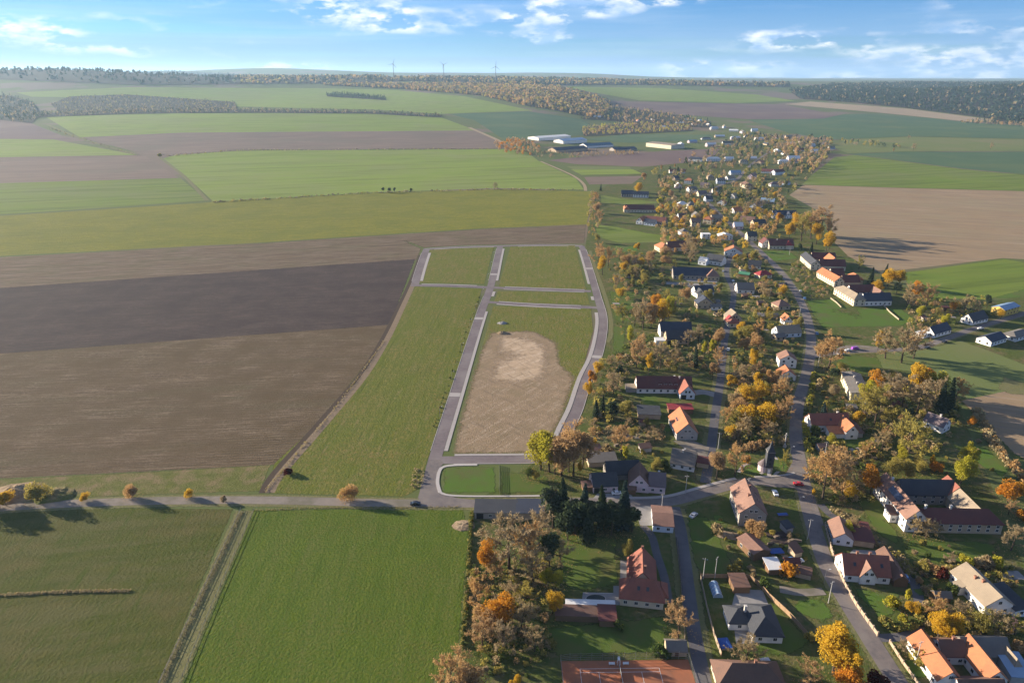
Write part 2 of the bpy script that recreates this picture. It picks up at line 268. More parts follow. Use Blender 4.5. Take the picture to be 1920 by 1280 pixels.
# ------------------------------------------------------------------ object helpers
def tag(o, label=None, cat=None, group=None, kind=None):
    if label: o['label'] = label
    if cat: o['category'] = cat
    if group: o['group'] = group
    if kind: o['kind'] = kind
    return o
def link(name, me, mat=None, parent=None):
    o = bpy.data.objects.new(name, me); COL.objects.link(o)
    if mat is not None and me is not None and not me.materials: me.materials.append(MATS[mat] if isinstance(mat, str) else mat)
    if parent: o.parent = parent
    return o
def mesh(name, v, f):
    me = bpy.data.meshes.new(name); me.from_pydata([tuple(map(float, p)) for p in v], [], f); me.update(); return me
def empty(name, loc, rz=0, label=None, cat=None, group=None):
    o = bpy.data.objects.new(name, None); COL.objects.link(o); o.location = loc; o.rotation_euler = (0, 0, rz); o.empty_display_size = .5
    return tag(o, label, cat, group)
def np_mesh(name, V, nper):
    """V: (n*nper,3) array of separate polygons with nper corners"""
    me = bpy.data.meshes.new(name); nv = len(V); nf = nv//nper
    me.vertices.add(nv); me.vertices.foreach_set('co', np.asarray(V, np.float32).ravel())
    me.loops.add(nv); me.loops.foreach_set('vertex_index', np.arange(nv, dtype=np.int32))
    me.polygons.add(nf); me.polygons.foreach_set('loop_start', np.arange(0, nv, nper, dtype=np.int32))
    me.update(calc_edges=True); return me
class MB:
    def __init__(s): s.v = []; s.f = []
    def quad(s, *p):
        n = len(s.v); s.v += list(p); s.f.append(tuple(range(n, n+len(p))))
    def box(s, x0, x1, y0, y1, z0, z1):
        n = len(s.v); s.v += [(x0,y0,z0),(x1,y0,z0),(x1,y1,z0),(x0,y1,z0),(x0,y0,z1),(x1,y0,z1),(x1,y1,z1),(x0,y1,z1)]
        s.f += [tuple(n+i for i in q) for q in ((0,3,2,1),(4,5,6,7),(0,1,5,4),(1,2,6,5),(2,3,7,6),(3,0,4,7))]
        return s
    def tube(s, pts, rad, seg=6):
        n0 = len(s.v); k = len(pts)
        for i, p in enumerate(pts):
            p = Vector(p); a = Vector(pts[max(i-1, 0)]); b = Vector(pts[min(i+1, k-1)]); d = (b-a).normalized()
            u = d.cross(Vector((0, 0, 1))); u = u.normalized() if u.length > 1e-3 else Vector((1, 0, 0)); w = d.cross(u)
            for j in range(seg):
                t = 2*math.pi*j/seg; s.v.append(tuple(p+(u*math.cos(t)+w*math.sin(t))*rad[i]))
        for i in range(k-1):
            for j in range(seg):
                a = n0+i*seg+j; b = n0+i*seg+(j+1) % seg; s.f.append((a, b, b+seg, a+seg))
        s.f.append(tuple(n0+j for j in range(seg))[::-1]); s.f.append(tuple(n0+(k-1)*seg+j for j in range(seg)))
        return s
    def lathe(s, prof, seg=10, cx=0, cy=0):
        n0 = len(s.v)
        for r, z in prof:
            for j in range(seg): t = 2*math.pi*j/seg; s.v.append((cx+r*math.cos(t), cy+r*math.sin(t), z))
        for i in range(len(prof)-1):
            for j in range(seg): a = n0+i*seg+j; b = n0+i*seg+(j+1) % seg; s.f.append((a, b, b+seg, a+seg))
        s.f.append(tuple(n0+j for j in range(seg))[::-1]); s.f.append(tuple(n0+(len(prof)-1)*seg+j for j in range(seg)))
        return s
    def mesh(s, name): return mesh(name, s.v, s.f)
    def build(s, name, mat, parent=None): return link(name, s.mesh(name), mat, parent)

# ------------------------------------------------------------------ ground sheet
def grid_sheet():
    ys = [-1500, -600, -200, 0, 60] + [100*1.0]
    y = 100.0
    while y < 24000: y *= 1.032; ys.append(y)
    us = [math.sinh(t*4.2)/math.sinh(4.2) for t in np.linspace(-1, 1, 151)]
    V = []; Fc = []; nx = len(us)
    for y in ys:
        hw = max(700, abs(y)*1.25+500)
        for u in np.linspace(-1, 1, nx):
            x = u*hw; V.append((x, y, HT(x, y)))
    for i in range(len(ys)-1):
        for j in range(nx-1): a = i*nx+j; Fc.append((a, a+1, a+nx+1, a+nx))
    o = link('ground', mesh('ground', V, Fc), 'far_land'); o['kind'] = 'structure'
    for p in o.data.polygons: p.use_smooth = True
grid_sheet()
LAY = [0]
def inpoly(x, y, P):
    c = False; j = len(P)-1
    for i in range(len(P)):
        if (P[i][1] > y) != (P[j][1] > y) and x < (P[j][0]-P[i][0])*(y-P[i][1])/(P[j][1]-P[i][1])+P[i][0]: c = not c
        j = i
    return c
def ground_poly(px, sub=6):
    P = []
    for i in range(len(px)):
        a = px[i]; b = px[(i+1) % len(px)]
        far = min(a[1], b[1]) < 400
        k = max(1, int(math.hypot(a[0]-b[0], a[1]-b[1])/(25 if far else 400)))
        for t in range(k): P.append(GP(a[0]+(b[0]-a[0])*t/k, a[1]+(b[1]-a[1])*t/k))
    return P
def seg_dist(x, y, P):
    b = 1e9
    for i in range(len(P)):
        ax, ay = P[i]; bx, by = P[(i+1) % len(P)]; dx, dy = bx-ax, by-ay; l = dx*dx+dy*dy
        t = 0 if l == 0 else min(1, max(0, ((x-ax)*dx+(y-ay)*dy)/l)); b = min(b, (x-ax-t*dx)**2+(y-ay-t*dy)**2)
    return math.sqrt(b)
def sheet(name, P, lay, mat, zoff=None, kind='structure', feather=0):
    """flat or terrain-following sheet from ground polygon P, lay = stacking order"""
    ym = max(p[1] for p in P); step = max(12, ym*.02)
    if feather:
        Q = []
        for i in range(len(P)):
            a, b = P[i], P[(i+1) % len(P)]; k = max(1, min(60, int(math.dist(a, b)/(feather*2.5))))
            Q += [(a[0]+(b[0]-a[0])*t/k, a[1]+(b[1]-a[1])*t/k) for t in range(k)]
        P = Q
    pts = [Vector(p) for p in P]; n = len(P); ed = [(i, (i+1) % n) for i in range(n)]
    if ym > 1150:
        x0, x1 = min(p[0] for p in P), max(p[0] for p in P); y0 = min(p[1] for p in P)
        y = y0
        while y < ym:
            st = max(14, y*.022); y += st
            x = x0+st*.5
            while x < x1:
                if y > 1150 and inpoly(x, y, P): pts.append(Vector((x, y)))
                x += st
    if feather:
        for i in range(n):
            a, b = P[i], P[(i+1) % n]; d = math.dist(a, b)
            if d < 1e-6: continue
            mx, my = (a[0]+b[0])/2, (a[1]+b[1])/2
            for s_ in (1, -1):
                x, y = mx-(b[1]-a[1])/d*feather*s_, my+(b[0]-a[0])/d*feather*s_
                if inpoly(x, y, P) and seg_dist(x, y, P) > feather*.8: pts.append(Vector((x, y)))
    v, e, f, *_ = geometry.delaunay_2d_cdt(pts, ed, [], 1, 1e-4)
    if feather: mat = feathered(mat, feather)
    LAY[0] += 1; k = LAY[0]
    off = lambda y: (zoff if zoff is not None else 0.012*lay+.0006*k) + (0 if y < 1000 else (y-1000)*(0.00012*lay+.000004*k))
    V = [(p.x, p.y, HT(p.x, p.y)+off(p.y)) for p in v]
    o = link(name, mesh(name, V, [tuple(q) for q in f]), mat); o['kind'] = kind
    for p in o.data.polygons:
        p.use_smooth = ym > 1150
    if o.data.polygons and o.data.polygons[0].normal.z < 0: o.data.flip_normals()
    if feather:
        at = o.data.attributes.new('edge', 'FLOAT', 'POINT'); at.data.foreach_set('value', [min(1.0, seg_dist(p.x, p.y, P)/feather) for p in v])
    return o
def field(name, mat, px, lay=1):
    P = ground_poly(px); ym = sum(p[1] for p in P)/len(P)
    return sheet(name, P, lay, mat, feather=1.6 if ym < 420 else 3 if ym < 900 else 0)
FIELDS = [
 # far left
 ('meadow', 'crop_teal', [(840,214),(990,209),(1090,224),(1130,250),(1000,262),(945,262),(890,226)]),
 ('meadow', 'crop_bright', [(30,174),(240,164),(600,166),(735,169),(870,181),(1000,208),(830,214),(700,206),(440,200),(240,184),(60,182)]),
 ('meadow', 'crop_bright', [(85,219),(330,213),(690,212),(820,218),(893,245),(340,249),(150,258)]),
 ('ploughed_field', 'soil_far', [(155,258),(340,249),(893,245),(962,279),(440,281),(310,293),(265,288)]),
 ('ploughed_field', 'soil_violet', [(-80,215),(20,216),(70,236),(135,262),(-80,260)]),
 ('meadow', 'crop_bright', [(-80,260),(100,262),(258,291),(-80,296)]),
 ('ploughed_field', 'soil_far', [(-80,296),(272,292),(335,334),(-80,346)]),
 ('meadow', 'crop_green', [(-80,346),(338,334),(388,376),(-80,408)]),
 ('meadow', 'crop_bright', [(306,297),(330,291),(450,283),(980,280),(1010,302),(1080,335),(1095,356),(930,353),(700,361),(400,378),(345,327)]),
 ('cover_crop_field', 'cover_crop', [(-80,410),(250,389),(400,379),(700,362),(930,355),(1112,359),(1100,421),(905,428),(450,457),(-80,484)]),
 ('ploughed_field', 'stubble', [(-80,486),(450,458),(903,429),(1100,421),(1097,456),(1060,457),(880,460),(792,465),(782,489),(-80,551)]),
 ('ploughed_field', 'soil_dark', [(-80,545),(781,485),(733,612),(-80,676)]),
 ('ploughed_field', 'soil_light', [(-80,668),(734,608),(702,682),(603,792),(520,872),(250,886),(-80,902)]),
 ('meadow', 'plot_meadow', [(512,868),(600,788),(725,628),(770,536),(905,541),(880,640),(842,742),(808,850),(785,918),(760,932),(500,926)]),
 ('verge', 'verge', [(-80,901),(250,885),(510,870),(490,922),(300,927),(-80,944)]),
 ('pasture', 'pasture_dull', [(-80,962),(200,950),(440,953),(292,1300),(-120,1500),(-300,1200)]),
 ('pasture', 'pasture', [(474,955),(870,950),(882,1000),(862,1215),(800,1300),(760,1500),(180,1500),(345,1270)]),
 ('verge', 'dry_grass', [(440,955),(480,955),(345,1280),(240,1500),(190,1500),(290,1285)]),
 # middle distance and right
 ('ploughed_field', 'soil_violet', [(1028,301),(1060,297),(1250,283),(1350,279),(1340,292),(1290,305),(1205,313),(1080,308)]),
 ('meadow', 'crop_pale', [(1062,312),(1180,313),(1185,318),(1075,318)]), ('meadow', 'crop_bright', [(1070,318),(1187,318),(1205,326),(1090,328)]),
 ('ploughed_field', 'soil_far', [(1095,332),(1205,330),(1185,345),(1105,346)]),
 ('meadow', 'crop_teal', [(1088,262),(1180,252),(1330,253),(1340,262),(1180,268)]),
 ('meadow', 'crop_bright', [(1062,163),(1240,166),(1420,178),(1492,190),(1380,194),(1200,189),(1100,172)]),
 ('ploughed_field', 'soil_violet', [(1142,190),(1380,195),(1470,197),(1570,216),(1540,224),(1400,224),(1220,212)]),
 ('stubble_field', 'straw', [(1470,196),(1520,191),(1700,204),(1870,226),(1830,230),(1650,212)]),
 ('meadow', 'crop_teal', [(1400,225),(1545,223),(1580,215),(1650,213),(1830,231),(2000,240),(2000,262),(1700,256),(1560,262),(1480,250)]),
 ('meadow', 'crop_pale', [(1545,264),(1700,257),(2000,263),(2000,284),(1700,284),(1590,288),(1560,276)]),
 ('meadow', 'crop_teal', [(1590,289),(1700,285),(2000,285),(2000,334),(1800,316)]),
 ('meadow', 'crop_green', [(1520,330),(1565,295),(1600,291),(1800,317),(2000,336),(2000,360),(1700,352),(1505,346)]),
 ('ploughed_field', 'soil_right', [(1480,366),(1506,347),(1700,353),(2000,361),(2000,490),(1880,484),(1700,505),(1640,508),(1590,480),(1560,450),(1560,410)]),
 ('meadow', 'crop_green', [(1690,511),(1882,485),(2000,505),(2000,535),(1900,552),(1850,562),(1740,560),(1700,535)]),
 ('mustard_field', 'lawn_bright', [(1852,560),(1960,530),(2000,545),(1900,560)]),
 ('meadow', 'crop_pale', [(1640,665),(1760,648),(1800,638),(1850,655),(1940,690),(2000,700),(2000,780),(1880,760),(1790,745),(1740,700),(1650,690)]),
 ('ploughed_field', 'soil_right', [(1800,750),(1880,733),(2000,725),(2200,900),(2000,905),(1900,850),(1840,790)]),
]
for nm, mt, px in FIELDS: field(nm, mt, px, 2)
# village ground
sheet('village_lawn', ground_poly([(1112,360),(1200,318),(1330,285),(1400,250),(1560,275),(1520,330),(1480,366),(1560,440),(1640,508),(1700,540),(1850,565),(2000,548),(2200,650),(2200,900),(1990,905),(1880,845),(1800,750),(1740,705),(1790,742),(2100,1500),(820,1500),(860,1250),(885,945),(1000,868),(1040,800),(1100,690),(1142,620),(1125,560),(1098,460)]), 1, 'village_grass', zoff=.006)
for mt, px in [
 ('crop_green', [(1112,420),(1150,424),(1215,437),(1290,447),(1240,455),(1160,456),(1120,445)]),
 ('lawn_bright', [(1150,460),(1190,461),(1205,470),(1150,476)]), ('lawn', [(1140,545),(1195,545),(1185,610),(1150,600)]), ('lawn', [(1148,610),(1176,612),(1172,665),(1145,664)]),
 ('lawn_bright', [(1510,562),(1560,560),(1600,578),(1690,577),(1720,600),(1690,612),(1540,615),(1522,590)]),
 ('lawn_bright', [(1425,470),(1480,470),(1500,485),(1450,490)]), ('crop_green', [(1125,365),(1165,372),(1250,380),(1170,384),(1125,380)]),
 ('lawn', [(1575,664),(1650,670),(1660,692),(1590,705),(1560,690)]), ('lawn_bright', [(829,874),(931,872),(934,925),(826,926)]),
 ('lawn', [(935,880),(1030,890),(1040,925),(936,926)]), ('lawn', [(1045,1000),(1160,1005),(1165,1098),(1090,1112),(1045,1095)]),
 ('lawn', [(1000,1175),(1250,1150),(1262,1190),(1240,1225),(1050,1235),(985,1210)]), ('lawn_bright', [(1395,868),(1480,855),(1483,885),(1385,890)]),
 ('lawn', [(1282,965),(1330,965),(1390,1080),(1320,1080),(1296,1060)]), ('lawn_bright', [(1480,1122),(1546,1118),(1572,1160),(1500,1185)]),
 ('lawn_bright', [(1590,1098),(1690,1108),(1695,1150),(1650,1165),(1625,1140)]), ('lawn_bright', [(1685,1232),(1742,1232),(1750,1275),(1700,1278)]),
 ('lawn', [(1600,935),(1655,935),(1690,1005),(1880,1015),(1870,1050),(1740,1060),(1640,1000)]), ('lawn_bright', [(1800,850),(1830,820),(1900,880),(1880,900)]),
 ('lawn', [(1440,1120),(1480,1150),(1530,1210),(1470,1235),(1410,1225)]), ('lawn', [(1195,740),(1260,742),(1262,762),(1200,765)]), ('lawn', [(1560,815),(1640,822),(1630,850),(1570,845)]),
 ('dry_grass', [(1105,800),(1250,805),(1248,828),(1110,832)]), ('bare_soil', [(1330,997),(1375,993),(1372,1005),(1335,1008)]), ('dry_grass', [(1880,705),(1990,735),(1990,745),(1860,738)])]:
    sheet('lawn', ground_poly(px), 3, mt, feather=3)
# development plots
for mt, px in [('plot_grass', [(807,468),(926,463),(908,532),(784,530)]), ('plot_grass', [(957,462),(1078,460),(1099,542),(935,538)]), ('plot_grass', [(934,546),(1101,549),(1106,571),(926,566)]),
               ('plot_grass', [(925,574),(1108,577),(1112,620),(1093,690),(1058,770),(1020,850),(855,850),(866,790),(893,690)])]:
    sheet('building_plot', ground_poly(px), 2, mt)
sheet('bare_ground', ground_poly([(918,622),(1000,618),(1050,642),(1056,685),(1084,705),(1064,772),(1040,825),(1028,853),(842,854),(852,800),(868,748),(881,705),(900,650)]), 3, 'bare_soil', feather=5)
sheet('bare_ground', ground_poly([(930,626),(990,630),(1036,648),(1034,685),(1030,712),(965,724),(908,716),(922,668)]), 4, 'pale_soil', feather=9)
# ------------------------------------------------------------------ roads
def smooth(P, k=6):
    Q = []
    for i in range(len(P)-1):
        a = P[max(i-1, 0)]; b = P[i]; c = P[i+1]; d = P[min(i+2, len(P)-1)]
        for t in range(k):
            s = t/k; Q.append(tuple(.5*((2*b[j])+(-a[j]+c[j])*s+(2*a[j]-5*b[j]+4*c[j]-d[j])*s*s+(-a[j]+3*b[j]-3*c[j]+d[j])*s**3) for j in (0, 1)))
    Q.append(P[-1]); return Q
def gpath(px, k=6): return smooth([GP(*p) for p in px], k)
def offset(P, d):
    Q = []
    for i, p in enumerate(P):
        a = P[max(i-1, 0)]; b = P[min(i+1, len(P)-1)]; t = Vector((b[0]-a[0], b[1]-a[1])).normalized(); Q.append((p[0]+t.y*d, p[1]-t.x*d))
    return Q      # d > 0: to the right of travel
def strip(name, P, d0, d1, z, mat, thick=0, kind='structure', w1=None):
    a = offset(P, d0); b = offset(P, d1); V = []; Fc = []; n = len(P)
    for p, q in zip(a, b): V += [(p[0], p[1], HT(*p)+z+(max(0, p[1]-1000)*.0006)), (q[0], q[1], HT(*q)+z+(max(0, q[1]-1000)*.0006))]
    for i in range(n-1): Fc.append((2*i, 2*i+1, 2*i+3, 2*i+2))
    if thick:
        m0 = len(V); V += [(x, y, zz-thick) for x, y, zz in V]
        for i in range(n-1): Fc += [(2*i, 2*i+2, m0+2*i+2, m0+2*i), (2*i+1, m0+2*i+1, m0+2*i+3, 2*i+3)]
        Fc += [(0, m0, m0+1, 1), (2*n-2, 2*n-1, m0+2*n-1, m0+2*n-2)]
    o = link(name, mesh(name, V, Fc), mat); o['kind'] = kind
    bm = bmesh.new(); bm.from_mesh(o.data); bmesh.ops.recalc_face_normals(bm, faces=bm.faces); bm.to_mesh(o.data); bm.free()
    if not thick and o.data.polygons[0].normal.z < 0: o.data.flip_normals()
    return o
spine = gpath([(797,934),(808,890),(820,845),(853,740),(898,597),(920,537),(934,477),(938,462)])
east = gpath([(1048,860),(1061,812),(1082,766),(1100,710),(1119,669),(1129,625),(1130,592),(1120,556),(1107,510),(1096,475),(1090,461)])
west = gpath([(777,537),(788,500),(800,466)]); top = gpath([(797,467),(860,463),(940,461),(1030,459),(1092,461)])
cross1 = gpath([(772,535),(840,536),(920,539),(1000,542),(1108,546)]); cross2 = gpath([(912,566),(1000,572),(1122,577)]); cross3 = gpath([(815,863),(900,862),(1000,861),(1052,857)])
main = gpath([(1770,1420),(1690,1290),(1630,1195),(1580,1115),(1548,1055),(1525,985),(1511,930),(1500,870),(1492,815),(1497,755),(1510,710),(1519,665),(1520,625),(1508,580),(1487,540),(1455,500),(1415,462),(1375,425),(1345,398),(1332,384)])
main2 = gpath([(1332,386),(1326,372),(1345,350),(1380,338),(1395,322),(1420,300),(1450,282),(1480,268)])
front = gpath([(-120,962),(0,952),(120,945),(300,939),(500,938),(700,943),(800,944),(960,944),(1100,941),(1190,944),(1260,940),(1320,924),(1390,906),(1450,902),(1508,906)])
second = gpath([(1322,905),(1332,850),(1342,770),(1350,720),(1354,680),(1360,630),(1372,580),(1375,545),(1362,510),(1372,475)]); lane = gpath([(1345,1420),(1320,1280),(1302,1190),(1291,1110),(1281,1030),(1274,985),(1264,950)])
branch = gpath([(1522,668),(1580,660),(1650,657),(1720,652),(1770,636),(1830,615),(1920,588),(2000,566)])
strip('road', spine, -3, 3, .060, 'asphalt_new'); strip('road', east, -3, 3, .064, 'asphalt_new'); strip('road', west, -3.4, 3.4, .072, 'asphalt_new'); strip('road', top, -1.5, 4.2, .056, 'asphalt_new')
strip('road', cross1, -3, 3, .068, 'asphalt_new'); strip('road', cross2, -2.8, 2.8, .076, 'asphalt_new'); strip('road', cross3, -3.6, 3.2, .080, 'asphalt_new')
strip('road', main, -3.0, 3.0, .088, 'asphalt_old'); strip('road', main2, -3, 3, .10, 'asphalt_old'); strip('road', front, -3.0, 2.6, .084, 'gravel_road')
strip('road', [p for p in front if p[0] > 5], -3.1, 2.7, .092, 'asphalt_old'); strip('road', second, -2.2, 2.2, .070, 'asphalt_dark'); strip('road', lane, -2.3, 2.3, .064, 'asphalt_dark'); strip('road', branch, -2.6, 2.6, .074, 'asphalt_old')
sheet('junction', ground_poly([(783,950),(790,905),(806,862),(826,862),(832,868),(822,880),(818,905),(826,924),(860,934),(900,938),(900,950)]), 1, 'asphalt_old', zoff=.096)
sheet('junction', ground_poly([(1400,900),(1470,893),(1490,860),(1512,880),(1530,940),(1545,985),(1520,985),(1508,930),(1490,915),(1440,912)]), 1, 'asphalt_old', zoff=.100)
def pave(P, d0, d1, name='pavement', z=.16): strip(name, P, d0, d1, z, 'paving', .12)
def cut(P, y0, y1): return [p for p in P if y0 <= p[1] <= y1]
yA, yB, yC, yD = GP(860, 840)[1], GP(910, 562)[1], GP(910, 545)[1], GP(930, 466)[1]
pave(cut(spine, GP(860, 846)[1], GP(910, 575)[1]), 3.15, 5.0); pave(cut(spine, GP(910, 561)[1], GP(910, 546)[1]), 3.15, 5.4); pave(cut(spine, GP(920, 530)[1], GP(930, 466)[1]), 3.15, 5.2)
pave(cut(east, GP(1040, 830)[1], GP(1120, 582)[1]), -5.6, -3.15); pave(cut(east, GP(1120, 568)[1], GP(1120, 551)[1]), -5.4, -3.15); pave(cut(east, GP(1107, 538)[1], GP(1096, 466)[1]), -5.2, -3.15)
pave(cut(west, GP(777, 530)[1], GP(800, 470)[1]), 3.5, 6.0); pave([p for p in cross1 if GP(784, 535)[0] < p[0] < GP(906, 538)[0]], -4.6, -3.15); pave([p for p in cross1 if GP(936, 540)[0] < p[0] < GP(1098, 545)[0]], 3.1, 4.3)
pave([p for p in cross1 if GP(936, 540)[0] < p[0] < GP(1098, 545)[0]], -4.2, -3.1); pave([p for p in cross2 if GP(930, 566)[0] < p[0] < GP(1104, 576)[0]], -4.0, -2.9); pave([p for p in cross2 if GP(930, 566)[0] < p[0] < GP(1104, 576)[0]], 2.9, 4.6)
pave([p for p in cross3 if GP(838, 862)[0] < p[0] < GP(1036, 860)[0]], -5.4, -3.75); strip('kerb', top, -2.1, -1.55, .15, 'kerb_stone', .12); strip('kerb', [p for p in top if GP(812, 466)[0] < p[0] < GP(928, 462)[0]], 4.25, 5.2, .15, 'kerb_stone', .12); strip('kerb', [p for p in top if GP(962, 462)[0] < p[0] < GP(1074, 460)[0]], 4.25, 5.2, .15, 'kerb_stone', .12)
strip('kerb', gpath([(823,924),(818,905),(821,885),(829,875),(850,871),(895,870)]), -.2, 1.3, .20, 'kerb_stone', .14); strip('kerb', gpath([(823,923),(840,929),(880,931),(960,931),(1030,930)]), -.9, .2, .19, 'kerb_stone', .14)
strip('kerb', cut(spine, GP(815, 855)[1], GP(914, 548)[1]), -3.3, -3.05, .13, 'kerb_stone', .1); strip('kerb', cut(east, GP(1040, 830)[1], GP(1096, 466)[1]), 3.05, 3.35, .13, 'kerb_stone', .1)
for P_, w_, a_, b_ in ((cross1, 3.0, 784, 906), (cross1, 3.0, 936, 1100), (cross2, 2.8, 930, 1108)):
    for sg in (-1, 1): strip('kerb', [p for p in P_ if GP(a_, 540)[0] < p[0] < GP(b_, 545)[0]], sg*w_+(.02 if sg > 0 else -.12), sg*w_+(.12 if sg > 0 else -.02), .14, 'kerb_stone', .1)
strip('kerb', [p for p in cross3 if GP(838, 862)[0] < p[0] < GP(1036, 860)[0]], 3.25, 3.6, .15, 'kerb_stone', .12); strip('kerb', cut(west, GP(777, 530)[1], GP(800, 470)[1]), -3.75, -3.45, .14, 'kerb_stone', .1)
strip('kerb', cut(spine, GP(920, 530)[1], GP(930, 466)[1]), -3.35, -3.05, .13, 'kerb_stone', .1)
strip('pavement', [p for p in front if GP(1165, 941)[0] < p[0] < GP(1395, 905)[0]], -4.9, -3.2, .2, 'paving', .12); strip('pavement', gpath([(1415,894),(1445,893),(1475,890),(1490,886)]), -.6, .6, .2, 'paving', .12)
for P, fr in ((spine, (853,745)), (spine, (898,597)), (spine, (927,511)), (east, (1118,667)), (east, (1102,504))):
    g = GP(*fr); i = min(range(len(P)), key=lambda k: abs(P[k][1]-g[1])); a = Vector(P[max(i-1, 0)]); b = Vector(P[min(i+1, len(P)-1)]); t = (b-a).normalized(); c = Vector(P[i])
    strip('speed_table', [tuple(c-t*2.4), tuple(c), tuple(c+t*2.4)], -2.98, 2.98, .13, 'paving', .07)
for P_ in (main, second, branch, lane, front): sheet('road_shoulder', offset(P_, -5.2)+offset(P_, 5.2)[::-1], 1, 'dry_grass', zoff=.045, feather=2)
# ditch, tracks, paths, yards
ditch = gpath([(496,924),(520,885),(600,795),(680,700),(722,632),(750,575),(773,525),(790,478)])
strip('drainage_ditch', ditch, -2.6, .2, .05, 'bark'); strip('path', ditch, .2, 4.2, .055, 'ditch_soil'); strip('path', gpath([(1106,470),(1118,508),(1133,550),(1144,590),(1146,625),(1138,642)]), -1.5, 1.7, .05, 'dry_grass')
strip('path', gpath([(1014,303),(1040,314),(1075,330),(1094,345),(1098,358)]), -2.5, 2.5, .1, 'straw'); strip('path', gpath([(300,296),(335,322),(360,345),(388,376)]), -3, 3, .1, 'dry_grass'); strip('path', gpath([(880,240),(930,262),(958,280)]), -6, 6, .6, 'straw')
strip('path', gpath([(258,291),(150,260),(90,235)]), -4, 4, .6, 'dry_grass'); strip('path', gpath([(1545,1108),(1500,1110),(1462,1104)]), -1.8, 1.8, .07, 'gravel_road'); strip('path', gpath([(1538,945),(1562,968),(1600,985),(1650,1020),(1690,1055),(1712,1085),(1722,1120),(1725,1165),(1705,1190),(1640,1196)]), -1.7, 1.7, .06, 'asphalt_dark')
strip('path', gpath([(1580,660),(1600,652),(1650,655)]), -5, 3, .068, 'gravel_road'); strip('path', gpath([(1430,888),(1400,870),(1385,885)]), -.8, .8, .06, 'paving'); strip('path', gpath([(1442,893),(1442,878)]), -.9, .9, .07, 'paving'); strip('path', gpath([(1452,890),(1460,882),(1462,868),(1448,852)]), -.7, .7, .06, 'paving')
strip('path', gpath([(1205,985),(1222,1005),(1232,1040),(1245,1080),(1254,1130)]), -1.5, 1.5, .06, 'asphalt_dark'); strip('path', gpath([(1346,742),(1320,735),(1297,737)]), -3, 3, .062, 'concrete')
for mt, px in [('concrete', [(1093,1111),(1150,1112),(1150,1098),(1163,1098),(1163,1134),(1090,1132)]), ('concrete', [(1163,1050),(1186,1052),(1186,1086),(1163,1086)]), ('concrete', [(1380,1104),(1430,1106),(1441,1134),(1372,1136)]),
               ('concrete', [(1372,1136),(1400,1140),(1412,1206),(1380,1206)]), ('concrete', [(1255,505),(1272,504),(1300,524),(1345,524),(1345,530),(1290,528)]), ('concrete', [(1248,528),(1345,533),(1345,540),(1248,533)]), ('concrete', [(1120,925),(1180,924),(1190,935),(1112,934)]),
               ('concrete', [(1190,950),(1222,948),(1222,985),(1200,985)]), ('gravel_road', [(1262,826),(1300,826),(1330,838),(1325,860),(1285,842)]), ('concrete', [(1600,1030),(1640,1032),(1650,1042),(1590,1040)])]:
    sheet('yard', ground_poly(px), 4, mt)
strip('kerb', gpath([(1093,1111),(1150,1112)]), -.15, .15, .12, 'kerb_stone', .1)
# ------------------------------------------------------------------ labels of the many: told apart by landmarks
ANCH = []; AUTO = []
def anchor(px, py, phrase): ANCH.append((px, py, phrase))
def auto(o, desc, plural, px, py, cat, group=None): o['category'] = cat; AUTO.append((o, desc, plural, px, py, group))
NUM = ['zero', 'one', 'two', 'three', 'four', 'five', 'six', 'seven', 'eight', 'nine', 'ten', 'eleven', 'twelve', 'thirteen', 'fourteen', 'fifteen', 'sixteen', 'seventeen', 'eighteen', 'nineteen', 'twenty']
ORD = ['leftmost', 'second from left', 'third from left', 'fourth from left', 'fifth from left', 'sixth from left', 'seventh from left', 'eighth from left', 'ninth from left', 'tenth from left', 'eleventh from left', 'twelfth from left', 'thirteenth from left', 'fourteenth from left', 'fifteenth from left', 'sixteenth from left', 'seventeenth from left', 'eighteenth from left', 'nineteenth from left', 'twentieth from left']
def finish_labels():
    G = {}
    for rec in AUTO:
        o, desc, plural, px, py, group = rec
        best = min(ANCH, key=lambda a: (a[0]-px)**2+((a[1]-py)*1.7)**2)
        dx, dy = px-best[0], (py-best[1])*1.7
        rel = ('right of' if dx > 0 else 'left of') if abs(dx) > abs(dy) else ('in front of' if dy > 0 else 'behind')
        G.setdefault((desc, plural, rel, best[2]), []).append(rec)
    for (desc, plural, rel, ph), L in G.items():
        L.sort(key=lambda r: (r[3], r[4]))
        for i, r in enumerate(L):
            n = len(L)
            t = f'{desc} {rel} {ph}' if n == 1 else (f'{ORD[0] if i == 0 else "rightmost" if i == n-1 else ORD[i]} of {NUM[n] if n < 21 else n} {plural} {rel} {ph}')
            if len(t.split()) > 16: t = t.replace(' from left', '')
            r[0]['label'] = t
            if r[5]: r[0]['group'] = r[5]

# ------------------------------------------------------------------ houses
def unit_box(name, w, d, h, z0=0):
    b = MB(); b.box(-w/2, w/2, -d/2, d/2, z0, z0+h); return b.mesh(name)
WIN_F = unit_box('window', 1.25, .14, 1.35); WIN_F.materials.append(MATS['frame_white'])
WIN_P = MB(); WIN_P.box(-.54, -.03, -.085, .085, .12, 1.23); WIN_P.box(.03, .54, -.085, .085, .12, 1.23); WIN_P = WIN_P.mesh('pane'); WIN_P.materials.append(MATS['glass'])
WIN_D = unit_box('window', 1.1, .10, 1.3); WIN_D.materials.append(MATS['glass'])
DOOR = unit_box('door', 1.1, .12, 2.1); DOOR.materials.append(MATS['door_wood'])
GATE = unit_box('gate', 2.8, .12, 2.5); GATE.materials.append(MATS['dark_opening'])
CH = {}
for k in ('chimney_brick', 'chimney_plaster'):
    b = MB(); b.box(-.35, .35, -.35, .35, -1.2, 1.1); b.box(-.45, .45, -.45, .45, 1.102, 1.25); CH[k] = b.mesh('chimney'); CH[k].materials.append(MATS[k])
